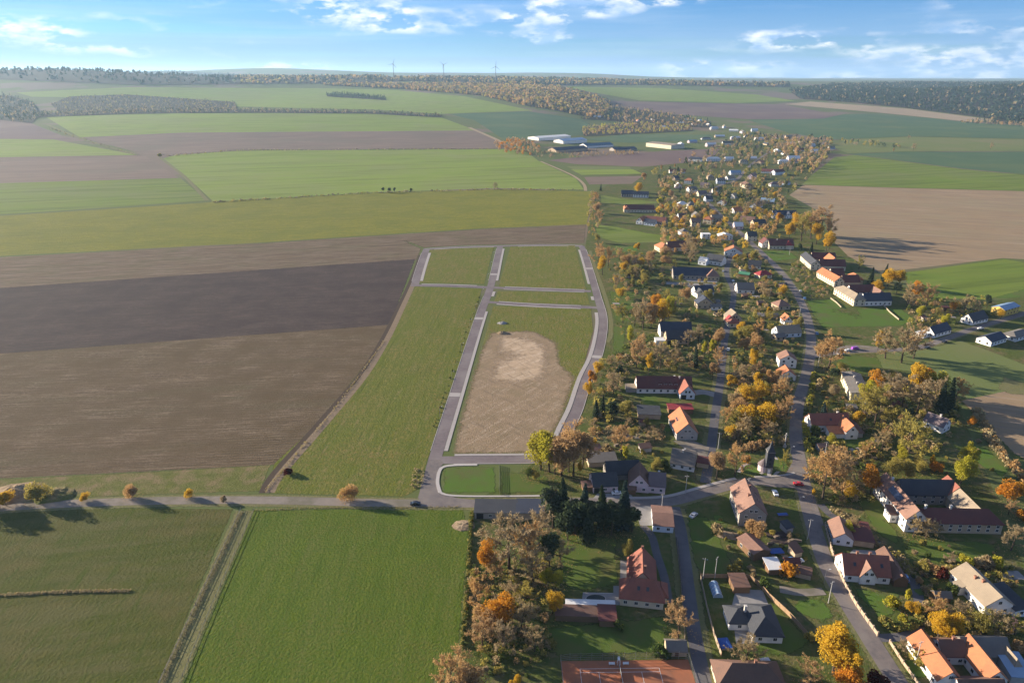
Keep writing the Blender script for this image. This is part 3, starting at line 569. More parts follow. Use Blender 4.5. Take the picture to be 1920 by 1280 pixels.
SKYL = unit_box('skylight', .9, 1.3, .12); SKYL.materials.append(MATS['glass'])
def roof_gable(x0, x1, y0, y1, wh, rh, ridge, over=.45, th=.22):
    b = MB()
    if ridge == 'y': x0, x1, y0, y1 = y0, y1, x0, x1
    cy = (y0+y1)/2; hw = (y1-y0)/2; sl = rh/hw; e = hw+over; ze = wh-sl*over+.03; zr = wh+rh+.03; t = th*math.sqrt(1+sl*sl)
    a, c = x0-over*.6, x1+over*.6
    P = [(cy-e, ze), (cy-e, ze+t), (cy, zr+t), (cy+e, ze+t), (cy+e, ze), (cy, zr)]
    sw = (lambda x, y, z: (x, y, z)) if ridge == 'x' else (lambda x, y, z: (y, x, z))
    V = [sw(a, y, z) for y, z in P]+[sw(c, y, z) for y, z in P]
    Fc = [(i, (i+1) % 6, (i+1) % 6+6, i+6) for i in range(6)]+[(0, 1, 2, 5), (5, 2, 3, 4), (6, 11, 8, 7), (11, 10, 9, 8)]
    b.v = V; b.f = Fc; return b
def roof_hip(x0, x1, y0, y1, wh, rh, ridge, over=.5, th=.22, k=1.0):
    x0 -= over; x1 += over; y0 -= over; y1 += over; z = wh-.1; b = MB(); cx, cy = (x0+x1)/2, (y0+y1)/2
    if ridge == 'x': i = min((y1-y0)/2*k, (x1-x0)/2-.05); r0, r1 = (x0+i, cy, wh+rh), (x1-i, cy, wh+rh)
    else: i = min((x1-x0)/2*k, (y1-y0)/2-.05); r0, r1 = (cx, y0+i, wh+rh), (cx, y1-i, wh+rh)
    b.v = [(x0,y0,z),(x1,y0,z),(x1,y1,z),(x0,y1,z),(x0,y0,z+th),(x1,y0,z+th),(x1,y1,z+th),(x0,y1,z+th), r0, r1]
    b.f = [(0,3,2,1),(0,1,5,4),(1,2,6,5),(2,3,7,6),(3,0,4,7)]
    b.f += [(4,5,9,8),(5,6,9),(6,7,8,9),(7,4,8)] if ridge == 'x' else [(4,5,8),(5,6,9,8),(6,7,9),(7,4,8,9)]
    return b
def roof_shed(x0, x1, y0, y1, wh, rh, over=.35, th=.18):
    b = MB(); x0 -= over; x1 += over; sl = rh/(y1-y0); a, c = y0-over, y1+over; za, zc = wh-sl*over+.03, wh+rh+sl*over+.03
    b.v = [(x0,a,za),(x1,a,za),(x1,c,zc),(x0,c,zc),(x0,a,za+th),(x1,a,za+th),(x1,c,zc+th),(x0,c,zc+th)]
    b.f = [(0,3,2,1),(4,5,6,7),(0,1,5,4),(1,2,6,5),(2,3,7,6),(3,0,4,7)]; return b
def fixn(o):
    bm = bmesh.new(); bm.from_mesh(o.data); bmesh.ops.recalc_face_normals(bm, faces=bm.faces); bm.to_mesh(o.data); bm.free(); return o
def wall_mesh(x0, x1, y0, y1, wh, rh, kind, ridge):
    b = MB()
    if kind == 'gable':
        if ridge == 'x':
            c = (y0+y1)/2; E = [(y0, -.3), (y1, -.3), (y1, wh), (c, wh+rh), (y0, wh)]; V = [(x0, y, z) for y, z in E]+[(x1, y, z) for y, z in E]
        else:
            c = (x0+x1)/2; E = [(x0, -.3), (x1, -.3), (x1, wh), (c, wh+rh), (x0, wh)]; V = [(x, y0, z) for x, z in E]+[(x, y1, z) for x, z in E]
        b.v = V; b.f = [(0,1,2,3,4), (9,8,7,6,5)]+[(i, (i+1) % 5, (i+1) % 5+5, i+5) for i in range(5)]
    elif kind == 'shed':
        b.v = [(x0,y0,-.3),(x1,y0,-.3),(x1,y1,-.3),(x0,y1,-.3),(x0,y0,wh),(x1,y0,wh),(x1,y1,wh+rh),(x0,y1,wh+rh)]
        b.f = [(0,3,2,1),(4,5,6,7),(0,1,5,4),(1,2,6,5),(2,3,7,6),(3,0,4,7)]
    else: b.box(x0, x1, y0, y1, -.3, wh-.11 if kind == 'hip' else wh)
    return b
def put(name, me, parent, loc, rz=0, sc=None):
    o = bpy.data.objects.new(name, me); COL.objects.link(o); o.parent = parent; o.location = loc; o.rotation_euler = (0, 0, rz)
    if sc: o.scale = sc
    return o
def windows(root, x0, x1, y0, y1, wh, rh, kind, ridge, near, sides='fl', door=False, gate=0, gw=True):
    st = max(1, int(round(wh/2.9)))
    def one(x, y, z, rz):
        if near:
            f = put('window', WIN_F, root, (x, y, z), rz); p = put('pane', WIN_P, f, (0, 0, 0))
        else: put('window', WIN_D, root, (x, y, z), rz)
    for s in sides:
        ln = (x1-x0) if s in 'fb' else (y1-y0); n = max(1, int(ln/3.4))
        for fl in range(st):
            for i in range(n):
                t = (i+.5)/n*ln; z = .95+fl*2.75
                if z+1.4 > wh: z = max(.5, wh-1.75)
                if s == 'f':
                    if fl == 0 and gate and i < gate: put('gate', GATE, root, (x0+t, y0, 0)); continue
                    if fl == 0 and door and i == n//2: put('door', DOOR, root, (x0+t, y0, 0)); continue
                    one(x0+t, y0, z, 0)
                elif s == 'l': one(x0, y0+t, z, math.pi/2)
                elif s == 'r': one(x1, y0+t, z, math.pi/2)
        if kind == 'gable' and gw and rh > 2.6:
            if s == 'f' and ridge == 'y': 
                for q in ((-.95, .95) if rh > 3.4 else (0,)): one((x0+x1)/2+q, y0, wh+.35, 0)
            if s == 'l' and ridge == 'x': one(x0, (y0+y1)/2, wh+.35, math.pi/2)
            if s == 'r' and ridge == 'x': one(x1, (y0+y1)/2, wh+.35, math.pi/2)
FOOT = []           # footprints kept free of trees
def house(name, p0, p1, wings, label=None, cat='house', phrase=None, group=None, desc=None, ctr=None, L=None, rz=None, chim=(), auto_pl=None):
    """wings in local metres: x along the seen base edge (origin at its middle), y away from it.
       (x0,x1,y0,y1,wall_h,roof_h,kind,ridge,wallmat,roofmat,opts)"""
    if ctr is None:
        a = Vector(GP(*p0)); b = Vector(GP(*p1)); c = (a+b)/2; rz = math.atan2(b.y-a.y, b.x-a.x); L = (b-a).length; px, py = (p0[0]+p1[0])/2, (p0[1]+p1[1])/2
    else: c = Vector(GP(*ctr)); px, py = ctr
    root = empty(name, (c.x, c.y, HT(c.x, c.y)), rz, label, cat, group)
    near = c.y < 330
    for i, w in enumerate(wings):
        x0, x1, y0, y1, wh, rh, kind, ridge, wm, rm = w[:10]; op = w[10] if len(w) > 10 else {}
        if isinstance(x0, str): x0 = -L/2
        if isinstance(x1, str): x1 = L/2
        e = .012*i; x0 += e; x1 -= e; y0 += e*.7; y1 -= e*.5; wh += e
        fixn(wall_mesh(x0, x1, y0, y1, wh, rh, kind, ridge).build('wall', 'wall_'+wm, root))
        if kind == 'gable': rb = roof_gable(x0, x1, y0, y1, wh, rh, ridge)
        elif kind == 'hip': rb = roof_hip(x0, x1, y0, y1, wh, rh, ridge, k=op.get('k', 1))
        elif kind == 'shed': rb = roof_shed(x0, x1, y0, y1, wh, rh)
        else: rb = MB().box(x0-.25, x1+.25, y0-.25, y1+.25, wh+.005, wh+.25)
        ro = fixn(rb.build('roof', 'roof_'+rm, root))
        windows(root, x0, x1, y0, y1, wh, rh, kind, ridge, near, op.get('win', 'fl' if c.x > -40 else 'fr'), op.get('door', False), op.get('gate', 0))
        for t, q in op.get('chim', ()):           # along the ridge 0..1, offset
            cm = CH[op.get('cm', 'chimney_brick')]
            loc = (x0+(x1-x0)*t, (y0+y1)/2+q, wh+rh-abs(q)*rh/((y1-y0)/2)) if ridge == 'x' else ((x0+x1)/2+q, y0+(y1-y0)*t, wh+rh-abs(q)*rh/((x1-x0)/2))
            put('chimney', cm, ro, loc)
        for sx, sy in op.get('sky', ()):          # skylights, local plan position; slope found from plan
            if ridge == 'x': d = abs(sy-(y0+y1)/2); hw = (y1-y0)/2; sgn = 1 if sy < (y0+y1)/2 else -1; s = put('skylight', SKYL, ro, (sx, sy, wh+rh*(1-d/hw)+.32)); s.rotation_euler = (sgn*math.atan(rh/hw), 0, 0)
            else: d = abs(sx-(x0+x1)/2); hw = (x1-x0)/2; sgn = -1 if sx < (x0+x1)/2 else 1; s = put('skylight', SKYL, ro, (sx, sy, wh+rh*(1-d/hw)+.32)); s.rotation_euler = (0, sgn*math.atan(rh/hw), 0)
        for dx, dy, face in op.get('dorm', ()):   # gabled dormers
            zb = wh+.5; dm = MB(); w2, ln, hh = .95, 2.6, 1.35
            if face == 'f': dm = roof_gable(dx-w2, dx+w2, dy, dy+ln, zb+hh, .9, 'y', .2, .12); wl = MB().box(dx-w2, dx+w2, dy, dy+ln, zb-.8, zb+hh)
            else: dm = roof_gable(dx, dx+ln, dy-w2, dy+w2, zb+hh, .9, 'x', .2, .12); wl = MB().box(dx, dx+ln, dy-w2, dy+w2, zb-.8, zb+hh)
            d_ = fixn(wl.build('dormer', 'wall_'+wm, root)); fixn(dm.build('dormer_roof', 'roof_'+rm, d_))
            p = put('window', WIN_D, d_, (dx, dy, zb-.05) if face == 'f' else (dx, dy, zb-.05), 0 if face == 'f' else math.pi/2)
        if op.get('solar'):
            x, y, w_, l_ = op['solar']; hw = (x1-x0)/2; an = -math.atan(rh/hw)
            s = put('solar_panel', unit_box('solar_panel', w_, l_, .08), ro, (x, y, wh+rh*(1-abs(x-(x0+x1)/2)/hw)+.36)); s.data.materials.append(MATS['solar']); s.rotation_euler = (0, an, 0)
        cs, sn = math.cos(rz), math.sin(rz)
        xs = [c.x+cs*X-sn*Y for X in (x0-1, x1+1) for Y in (y0-1, y1+1)]; ys = [c.y+sn*X+cs*Y for X in (x0-1, x1+1) for Y in (y0-1, y1+1)]
        FOOT.append((min(xs), max(xs), min(ys), max(ys)))
    if phrase: anchor(px, py-8, phrase)
    if desc: auto(root, desc, auto_pl or desc.replace('house', 'houses').replace('barn', 'barns').replace('shed', 'sheds').replace('hall', 'halls').replace('cottage', 'cottages'), px, py, cat, group)
    return root
S = 's'
house('villa', (1162,1134), (1243,1143), [(S,S,0,9,3.1,5.2,'hip','x','cream','red',{'k':.75,'sky':((-1.2,2.2),(1.8,2.2)),'chim':()}), (-4.6,4.9,7.5,21,3.1,5.0,'gable','y','cream','red',{'win':'l','dorm':((-4.3,10.2,'l'),(-4.3,13,'l'),(-4.3,15.8,'l'),(-4.3,18.6,'l')),'chim':((.95,0),(.25,.8))}), (4.5,8.4,3,9.5,2.8,2.6,'hip','y','cream','red',{'win':'f'})],
      'large red-roofed villa with four dormers and a hipped front above the tennis court', 'house', 'the villa with four dormers')
house('garage', (1224,996), (1262,999), [(S,S,0,13,3.0,1.3,'gable','x','bluewhite','rust',{})], 'red low-pitched roof building beside the shaded lane below the village road', 'building', 'the red low-pitched roof')
house('garden_pergola', (1042,1165), (1151,1169), [(S,10,.3,4.5,2.4,.4,'shed','x','wood','brown',{'win':''}), (4.5,9.9,-1.5,4.8,2.6,.5,'shed','x','wood','darkred',{'win':''}), (-6,10,4.6,7.5,2.5,.2,'flat','x','wood','white',{'win':''})], 'long low dark red pergola roof beside the oval pool', 'pergola', 'the low pergola roof')
house('garden_hut', (1250,1230), (1287,1231), [(S,S,0,4.5,2.3,1.6,'gable','x','tan','grey',{'win':'f','door':True})], 'small tan hut with a grey gable roof at the tennis court corner', 'hut', 'the tan court hut')
house('bungalow', (1410,1204), (1466,1206), [(S,S,0,13.5,2.9,3.4,'hip','y','white','slate',{}), (-10.6,-4,5,12.5,2.8,2.6,'hip','x','white','slate',{'chim':((.85,0),),'cm':'chimney_plaster'})], 'modern white bungalow with a dark hipped roof beside the concrete yard', 'house', 'the dark hip-roofed bungalow')
house('carport', (1375,1112), (1405,1112), [(S,S,0,7,2.6,.2,'flat','x','wood','brown',{'win':''})], 'flat brown carport at the corner of the bungalow yard', 'carport')
house('workshop_shed', (1412,1052), (1442,1045), [(S,S,0,10,3.2,1.2,'gable','y','wood','rust',{'win':'l'})], 'rust-coloured low shed among the yard clutter', 'shed', 'the rusty yard shed')
house('storage_shed', (1441,1078), (1465,1077), [(S,S,0,5.5,2.5,.5,'shed','x','wood','white',{'win':''})], 'white flat-roofed shed beside a small orange bush', 'shed', 'the white-roofed shed')
house('gabled_house', (1384,985), (1434,988), [(S,S,0,18,6.0,4.4,'gable','y','stone','rust',{'win':'flr','chim':((.35,-.9),(.7,.8)),'sky':((3,6),(3,11))})], 'tall narrow rust-roofed house with its stone gable facing down the slope', 'house', 'the tall stone-gabled house')
house('cut_house', (1346,1299), (1470,1303), [(S,S,0,9,3,4.0,'hip','x','cream','brown',{'chim':((.6,.4),)})], 'tan and brown roofed house cut by the bottom edge', 'house', 'the house at the bottom edge')
house('white_house', (1581,1089), (1667,1095), [(S,S,0,9.6,3.3,4.8,'gable','x','white','red',{'sky':((-4,2.2),(5,2.2)),'chim':((.32,0),(.6,0))}), (-2.6,2.6,-.9,5,3.3,3.6,'gable','y','white','rust',{'win':'f'}), (8.6,13.2,-1,15,2.6,2.0,'gable','y','wood','brown',{'win':'','gate':1})], 'white house with red roof and central gable behind the pillared wall', 'house', 'the white house with central gable')
house('small_house', (1561,1020), (1598,1025), [(S,S,0,11,2.9,2.6,'gable','y','bluewhite','rust',{}), (4,11,1,13,2.5,.5,'shed','x','tan','darkred',{'win':''})], 'small pale house with rust gable roof and flat dark wing by main road', 'house', 'the small rust-gabled house')
house('farmhouse', (1779,1087), (1843,1153), [(S,S,0,9.5,3.8,3.4,'gable','x','white','tan',{'win':'fr','chim':((.4,-1.6),(.55,-.8))}), (-2,10,9.4,14,2.6,1.0,'shed','x','bluewhite','slate',{'win':'r'}), (-4,-1,-2,.3,3,1,'shed','x','white','tan',{'win':'f'})], 'long white farmhouse under a weathered tan roof set diagonally', 'house', 'the tan-roofed diagonal farmhouse')
house('courtyard_farm', (1695,997), (1876,1001), [(-13.6,18.3,0,8.4,4.4,4.2,'hip','x','tan','darkred',{'win':'f','chim':((.12,0),(.42,0)),'cm':'chimney_plaster'}), (-18.35,-10.5,.1,27,6.0,3.8,'gable','y','white','rust',{'win':'fl','solar':(-16.4,14,2.6,9),'chim':((.8,0),),'cm':'chimney_plaster'}), (-10.5,11,19,27.5,4.8,4.4,'gable','x','stone','slate',{'win':'f','gate':1}), (7.3,15.4,4.3,19,4.3,3.9,'gable','y','tan','tan',{'win':''}), (7.3,15.4,18.9,27.6,4.5,4.1,'gable','y','tan','red',{'win':''}), (-21.3,-18.2,6,11,3.6,1.0,'shed','x','white','brown',{'win':'f'})],
      'large four-wing white farmstead around a shaded courtyard with rooftop solar panels', 'farm', 'the four-wing farmstead')
house('cottage', (1729,799), (1766,813), [(S,S,0,7.6,3.6,3.2,'gable','x','white','violet',{'win':'flr','chim':((.6,0),),'cm':'chimney_plaster'})], 'white cottage with a brown gable roof behind the big bare tree', 'house', 'the brown-roofed white cottage')
house('orange_cottage', (1557,824), (1608,823), [(.5,6.5,0,12,4.2,3.2,'gable','y','white','orange',{}), (-6.5,.6,1.2,6,2.5,1.4,'shed','x','white','orange',{'win':''}), (-13,6.3,8,16,4.0,4.0,'gable','x','white','red',{'chim':((.75,.5),),'sky':((-3,9.6),),'cm':'chimney_plaster'}), (6.4,10,1.5,11,2.4,2.2,'shed','x','grey','brown',{'win':''})], 'orange and red roofed white house with a low front wing beside the main road', 'house', 'the orange-winged white house')
house('flat_house', (1576,713), (1593,753), [(S,S,0,9.5,5.2,.9,'gable','x','cream','grey',{'chim':((.3,0),(.6,0)),'cm':'chimney_plaster'})], 'grey-roofed long house with a sunlit cream side wall', 'house', 'the grey-roofed cream house')
house('white_house', (1460,688), (1492,690), [(S,S,0,9,5.0,3.0,'gable','y','white','rust',{})], 'upper white rust-roofed house left of the main road', 'house', 'the upper white roadside house')
house('white_house', (1462,713), (1491,714), [(S,S,0,8,3.2,3.2,'gable','y','white','orange',{}), (-8,-3.8,1,5,2.4,.5,'shed','x','white','grey',{'win':''})], 'lower orange-roofed white house tucked left of the main road', 'house', 'the lower white roadside house')
house('patched_house', (1366,614), (1398,613), [(-6,2.5,0,6,3,2.6,'hip','x','cream','red',{}), (-4.2,5.2,5.8,15,4.6,4.2,'gable','y','tan','tan',{}), (-5.6,-.3,5.9,9,3.2,3.0,'gable','y','tan','crimson',{'win':''})], 'cream house with crimson and tan roofs beside the narrow street', 'house', 'the crimson-patched house')
house('barn', (1250,645), (1292,645), [(S,S,0,10,3.4,4.2,'gable','x','tan','slate',{'gate':2,'win':'fl'}), (-9,12,13,22,4.6,4.6,'gable','x','white','navy',{'win':'fr'}), (-15,-9,-2,4,3,.4,'flat','x','white','white',{'win':''})], 'dark slate barns in two ranks with tan end walls', 'barn', 'the dark twin barns')
house('long_farmhouse', (1194,737), (1297,738), [(S,S,0,9.2,3.3,5.0,'gable','x','white','darkred',{'dorm':((-2.4,1.1,'f'),(.5,1.1,'f'),(3.4,1.1,'f'),(6.3,1.1,'f')),'chim':((.78,-.7),(.7,1)),'cm':'chimney_plaster'}), (7.2,15.2,-7,4.6,3.3,4.4,'gable','y','bluewhite','red',{'gate':1}), (-21,-15.4,1,7,2.4,.3,'flat','x','stone','tan',{'win':''})], 'long dark red farmhouse with four small dormers and a red cross wing', 'house', 'the long dark-red farmhouse')
house('orange_house', (1268,825), (1307,825), [(S,S,0,18,3.9,5.0,'gable','y','grey','orange',{'win':'flr','sky':((-3,9),(-3,11))})], 'new unplastered grey house with a bright orange tile roof', 'house', 'the bright orange-roofed house')
house('carport', (1254,776), (1299,776), [(S,S,0,5.5,2.7,.5,'shed','x','wood','crimson',{'win':''})], 'crimson metal carport behind the bright orange-roofed house', 'carport')
house('brown_cottage', (1256,877), (1301,885), [(S,S,0,10,2.9,4.6,'gable','x','white','grey',{'chim':((.45,-.8),(.5,1.2)),'cm':'chimney_plaster','win':'f'}), (5.8,11,5,9.5,2.4,.8,'shed','x','tan','darkred',{'win':''})], 'white cottage with a steep taupe roof and white chimney above the road', 'house', 'the taupe-roofed cottage')
house('slate_house', (1112,924), (1158,922), [(S,S,0,9.5,3.2,3.6,'gable','x','pink','slate',{'gate':1}), (2.4,17,9,17,3.2,4.0,'gable','x','stone','slate',{'win':''}), (-9.5,-5.2,1,5,2.3,.4,'shed','x','wood','rust',{'win':''})], 'slate-roofed house with a dark garage door facing the road', 'house', 'the slate-roofed garage house')
house('pink_house', (1178,921), (1247,927), [(-7.6,.8,0,10,3.9,4.8,'gable','y','pink','brown',{}), (.7,7.6,.4,9,3.6,3.9,'gable','x','pink','violet',{'chim':((.6,1),),'cm':'chimney_plaster'}), (-8.6,-4.6,-2.2,.2,2.3,.5,'shed','x','wood','brown',{'win':''})], 'pale pink gabled house with violet-grey side roof beside the road', 'house', 'the pale pink gabled house')
house('long_shed', (890,972), (1020,974), [(S,3,0,8,2.9,.8,'shed','x','stone','slate',{'win':'f','gate':1}), (3,S,0,8.6,3.0,.7,'shed','x','tan','navy',{'win':''})], 'long black-roofed shed along the road at the pasture corner', 'shed', 'the long black shed')
house('tool_shed', (1104,876), (1157,873), [(S,S,0,6,2.4,1.2,'shed','x','tan','grey',{'win':''})], 'low grey-brown shed behind the slate-roofed garage house', 'shed')
house('store_shed', (1196,784), (1238,786), [(S,S,0,9,2.5,.6,'shed','x','tan','slate',{'win':''})], 'dark flat store below the long dark-red farmhouse garden', 'shed', 'the dark flat store')
house('white_farm', (1599,574), (1672,573), [(-15,-6,0,32,5.0,3.6,'hip','y','cream','tan',{'win':'fl'}), (-6.2,15,.3,9.5,4.2,4.6,'gable','x','white','navy',{}), (-6.2,14,22,31,4.6,4.4,'gable','x','white','darkred',{}), (9,17,9.4,31,4.2,4.2,'hip','y','tan','rust',{'win':''})], 'white L-shaped farm with tan wing and navy front roof above the green', 'farm', 'the navy-roofed white farm')
house('cream_farm', (1520,506), (1585,508), [(-15.5,-7,0,36,5.0,3.4,'gable','y','cream','slate',{}), (-7.2,15,.3,10.5,4.2,4.8,'gable','x','cream','darkred',{}), (-7.2,14,26,36,4.6,4.6,'gable','x','cream','darkred',{}), (3,11,8,26,5.2,4.6,'gable','y','cream','orange',{'win':''})], 'rearmost cream courtyard farm with slate and dark red roofs right of main road', 'farm', 'the rear cream farm')
house('cream_farm', (1562,538), (1614,537), [(-11.5,-3,0,31,4.8,3.6,'gable','y','cream','orange',{}), (-3.1,11,.4,9.5,4.0,4.6,'gable','x','tan','darkred',{'win':''}), (-3,8,20,30,4.6,4.6,'gable','x','cream','darkred',{}), (8,17,6,20,4,4,'hip','y','tan','orange',{'win':''})], 'cream farm with mixed orange and dark red roofs between two other farms', 'farm', 'the middle cream farm')
house('manor', (1442,467), (1488,467), [(S,S,0,11,3.8,5.4,'gable','x','cream','darkred',{'chim':((.35,-1),),'cm':'chimney_plaster'}), (-18,-9,6,16,4.2,4.6,'gable','y','white','darkred',{}), (4,11,-1,6,4,4.4,'hip','y','cream','crimson',{'win':''})], 'dark red roofed house with white gables left of the golden tree clump', 'house', 'the dark red white-gabled house')
house('navy_house', (1450,409), (1494,409), [(S,S,0,11,3.6,5,'gable','x','white','navy',{}), (-16,-8,-2,7,3.6,4.6,'gable','y','white','navy',{}), (0,7,-3,5,3.6,4,'gable','y','white','navy',{})], 'navy-roofed white house with twin gables behind the golden clump', 'house', 'the twin-gabled navy-roofed house')
house('peach_house', (1358,479), (1391,481), [(S,S,0,12,4.0,4.4,'gable','y','white','orange',{})], 'white house with a pale orange sunlit roof left of main road', 'house', 'the pale orange-roofed house')
house('dark_house', (1322,494), (1352,499), [(S,S,0,12,4,4.6,'gable','x','white','slate',{}), (-12,-4,-7,1,3.5,3,'gable','x','bluewhite','white',{})], 'dark-roofed house with a narrow white gable beside the second street', 'house', 'the dark roof with white gable')
house('great_barn', (1262,523), (1347,525), [(S,14,0,12,3.8,5.2,'gable','x','stone','navy',{'win':'f'}), (9,S,-3,13,4.0,4.6,'hip','y','tan','rust',{})], 'very long navy-roofed barn with a rust hipped end beside the pale concrete yard', 'barn', 'the very long navy barn')
house('hip_farm', (1236,474), (1290,471), [(-14,-4,-2,16,4.0,4.4,'hip','y','cream','orange',{}), (-4.2,S,3,13,4.0,5,'gable','x','cream','darkred',{})], 'orange and dark red L-shaped house above the vegetable gardens', 'house', 'the orange and dark-red L house')
house('grey_house', (1382,550), (1414,551), [(S,S,0,11,3.4,4.2,'gable','x','white','grey',{})], 'grey-brown roofed house between the two streets', 'house', 'the grey roof between streets')
house('terracotta_house', (1459,582), (1481,580), [(S,S,0,9,3.2,3.8,'hip','x','tan','rust',{})], 'small rust hip-roofed house left of the main road', 'house', 'the rust hip-roofed house')
house('little_house', (1470,610), (1484,610), [(S,S,0,8,3.6,3.0,'gable','y','white','orange',{})], 'tiny white gabled house left of the main road bend', 'house')
house('tan_house', (1459,634), (1502,631), [(S,S,0,9,3.2,3.8,'gable','x','bluewhite','tan',{}), (-13,-6,-5,1,2.6,1.6,'gable','x','tan','grey',{})], 'long tan-roofed pale house at the main road bend', 'house', 'the tan roof at the bend')
house('navy_cottage', (1304,557), (1338,555), [(S,S,0,9,4,4,'gable','x','white','navy',{}), (S,-2,-3,3,4,3,'gable','y','white','slate',{})], 'upper navy-roofed cottage with white gables left of the narrow street', 'house')
house('navy_cottage', (1307,579), (1336,579), [(S,S,0,9,4,4.4,'gable','y','tan','navy',{}), (4,12,-3,4,2.6,1.2,'gable','x','white','grey',{})], 'lower navy-roofed cottage left of the narrow street', 'house', 'the lower navy cottage')
house('green_shed', (1384,518), (1404,521), [(S,S,0,6,2.6,1.4,'gable','x','wood','green',{'win':''})], 'shed with a bright green metal roof between the streets', 'shed', 'the green metal roof')
house('crimson_house', (1424,523), (1447,521), [(S,S,0,8,3,3.4,'hip','x','cream','crimson',{})], 'small crimson-roofed house left of the main road', 'house', 'the small crimson roof')
house('dark_cottage', (1402,503), (1426,505), [(S,S,0,9,3,3.8,'gable','x','white','slate',{})], 'dark-roofed cottage with white gable left of main road', 'house')
house('white_block', (1348,450), (1373,450), [(S,S,0,9,4.6,2,'gable','y','white','white',{})], 'bright white roofed building left of the main road', 'building', 'the bright white roof')
house('white_block', (1316,448), (1332,448), [(S,S,0,8,5,.4,'flat','x','white','white',{})], 'small white cube building left of the bright white roof', 'building')
house('blue_farm', (1165,370), (1216,371), [(S,-2,3,14,4.5,4.5,'gable','x','stone','navy',{}), (-3,S,0,11,4.5,3.6,'gable','x','white','navy',{})], 'navy-roofed farm with white front nearest the cover crop field', 'farm', 'the navy farm by the fields')
house('red_farm', (1172,398), (1226,399), [(S,S,0,11,4,5,'gable','x','cream','darkred',{}), (-20,-13,-3,18,4,4,'hip','y','cream','orange',{}), (12,21,1,17,4,4,'hip','y','white','orange',{})], 'long dark red farmhouse with orange hipped ends left of village', 'farm', 'the orange-ended red farmhouse')
house('dark_farm', (1186,419), (1242,425), [(-14,-6,-1,16,4,4,'gable','y','white','orange',{}), (-6,S,8,18,4,4.4,'gable','x','stone','darkred',{}), (-4,10,-2,6,3.4,3.4,'gable','x','bluewhite','navy',{})], 'mixed roof farm above the sloping green field', 'farm', 'the mixed-roof farm')
house('roadside_house', (1750,634), (1782,625), [(S,S,0,8,3.1,3.8,'gable','x','white','navy',{}), (-16,-9,3,9,2.6,.4,'flat','x','white','white',{})], 'navy-roofed white house on the branch road behind bare trees', 'house', 'the navy house on branch road')
house('gable_house', (1822,610), (1851,603), [(S,S,0,8.5,3.0,4.2,'gable','x','white','slate',{})], 'dark-roofed house with a bright white gable along the branch road', 'house', 'the bright gable on branch road')
house('bungalow', (1857,650), (1886,641), [(S,S,0,9.5,3.2,2.6,'gable','x','white','navy',{})], 'white navy-roofed bungalow standing alone below the branch road', 'house', 'the lone white bungalow')
house('yellow_house', (1881,594), (1909,586), [(S,S,0,9,5.2,1.6,'gable','x','yellow','bluemetal',{})], 'yellow house with a blue metal roof at the right edge', 'house', 'the yellow house')
house('edge_house', (1903,641), (1935,632), [(S,S,0,9,2.8,2.4,'hip','x','white','grey',{})], 'grey-roofed white house cut by the right edge', 'house')
house('orange_farm', (1754,1292), (1884,1292), [(S,-3.2,0,16,3.6,3.0,'gable','y','white','orange',{}), (3.5,S,0,14,3.6,3.2,'gable','y','white','orange',{}), (-3.3,4,9,16,3.4,2.8,'gable','x','white','brown',{'chim':((.6,0),)}), (-6,7,-5,1.5,3.2,2.4,'gable','x','white','brown',{})], 'U-shaped house with orange tile roofs in the lower right corner', 'house', 'the U-shaped orange roof')
house('grey_barn', (1807,1243), (1893,1243), [(S,S,0,8,2.9,3.2,'gable','x','stone','grey',{'win':''}), (5,S,-4,6,2.6,2.4,'hip','y','wood','tan',{'win':''})], 'grey barn with tan end behind the U-shaped orange roof', 'barn')
house('metal_shed', (1893,1280), (1935,1284), [(S,S,0,9,2.6,.6,'shed','x','grey','bluemetal',{'win':''})], 'blue metal shed at the lower right edge', 'shed')
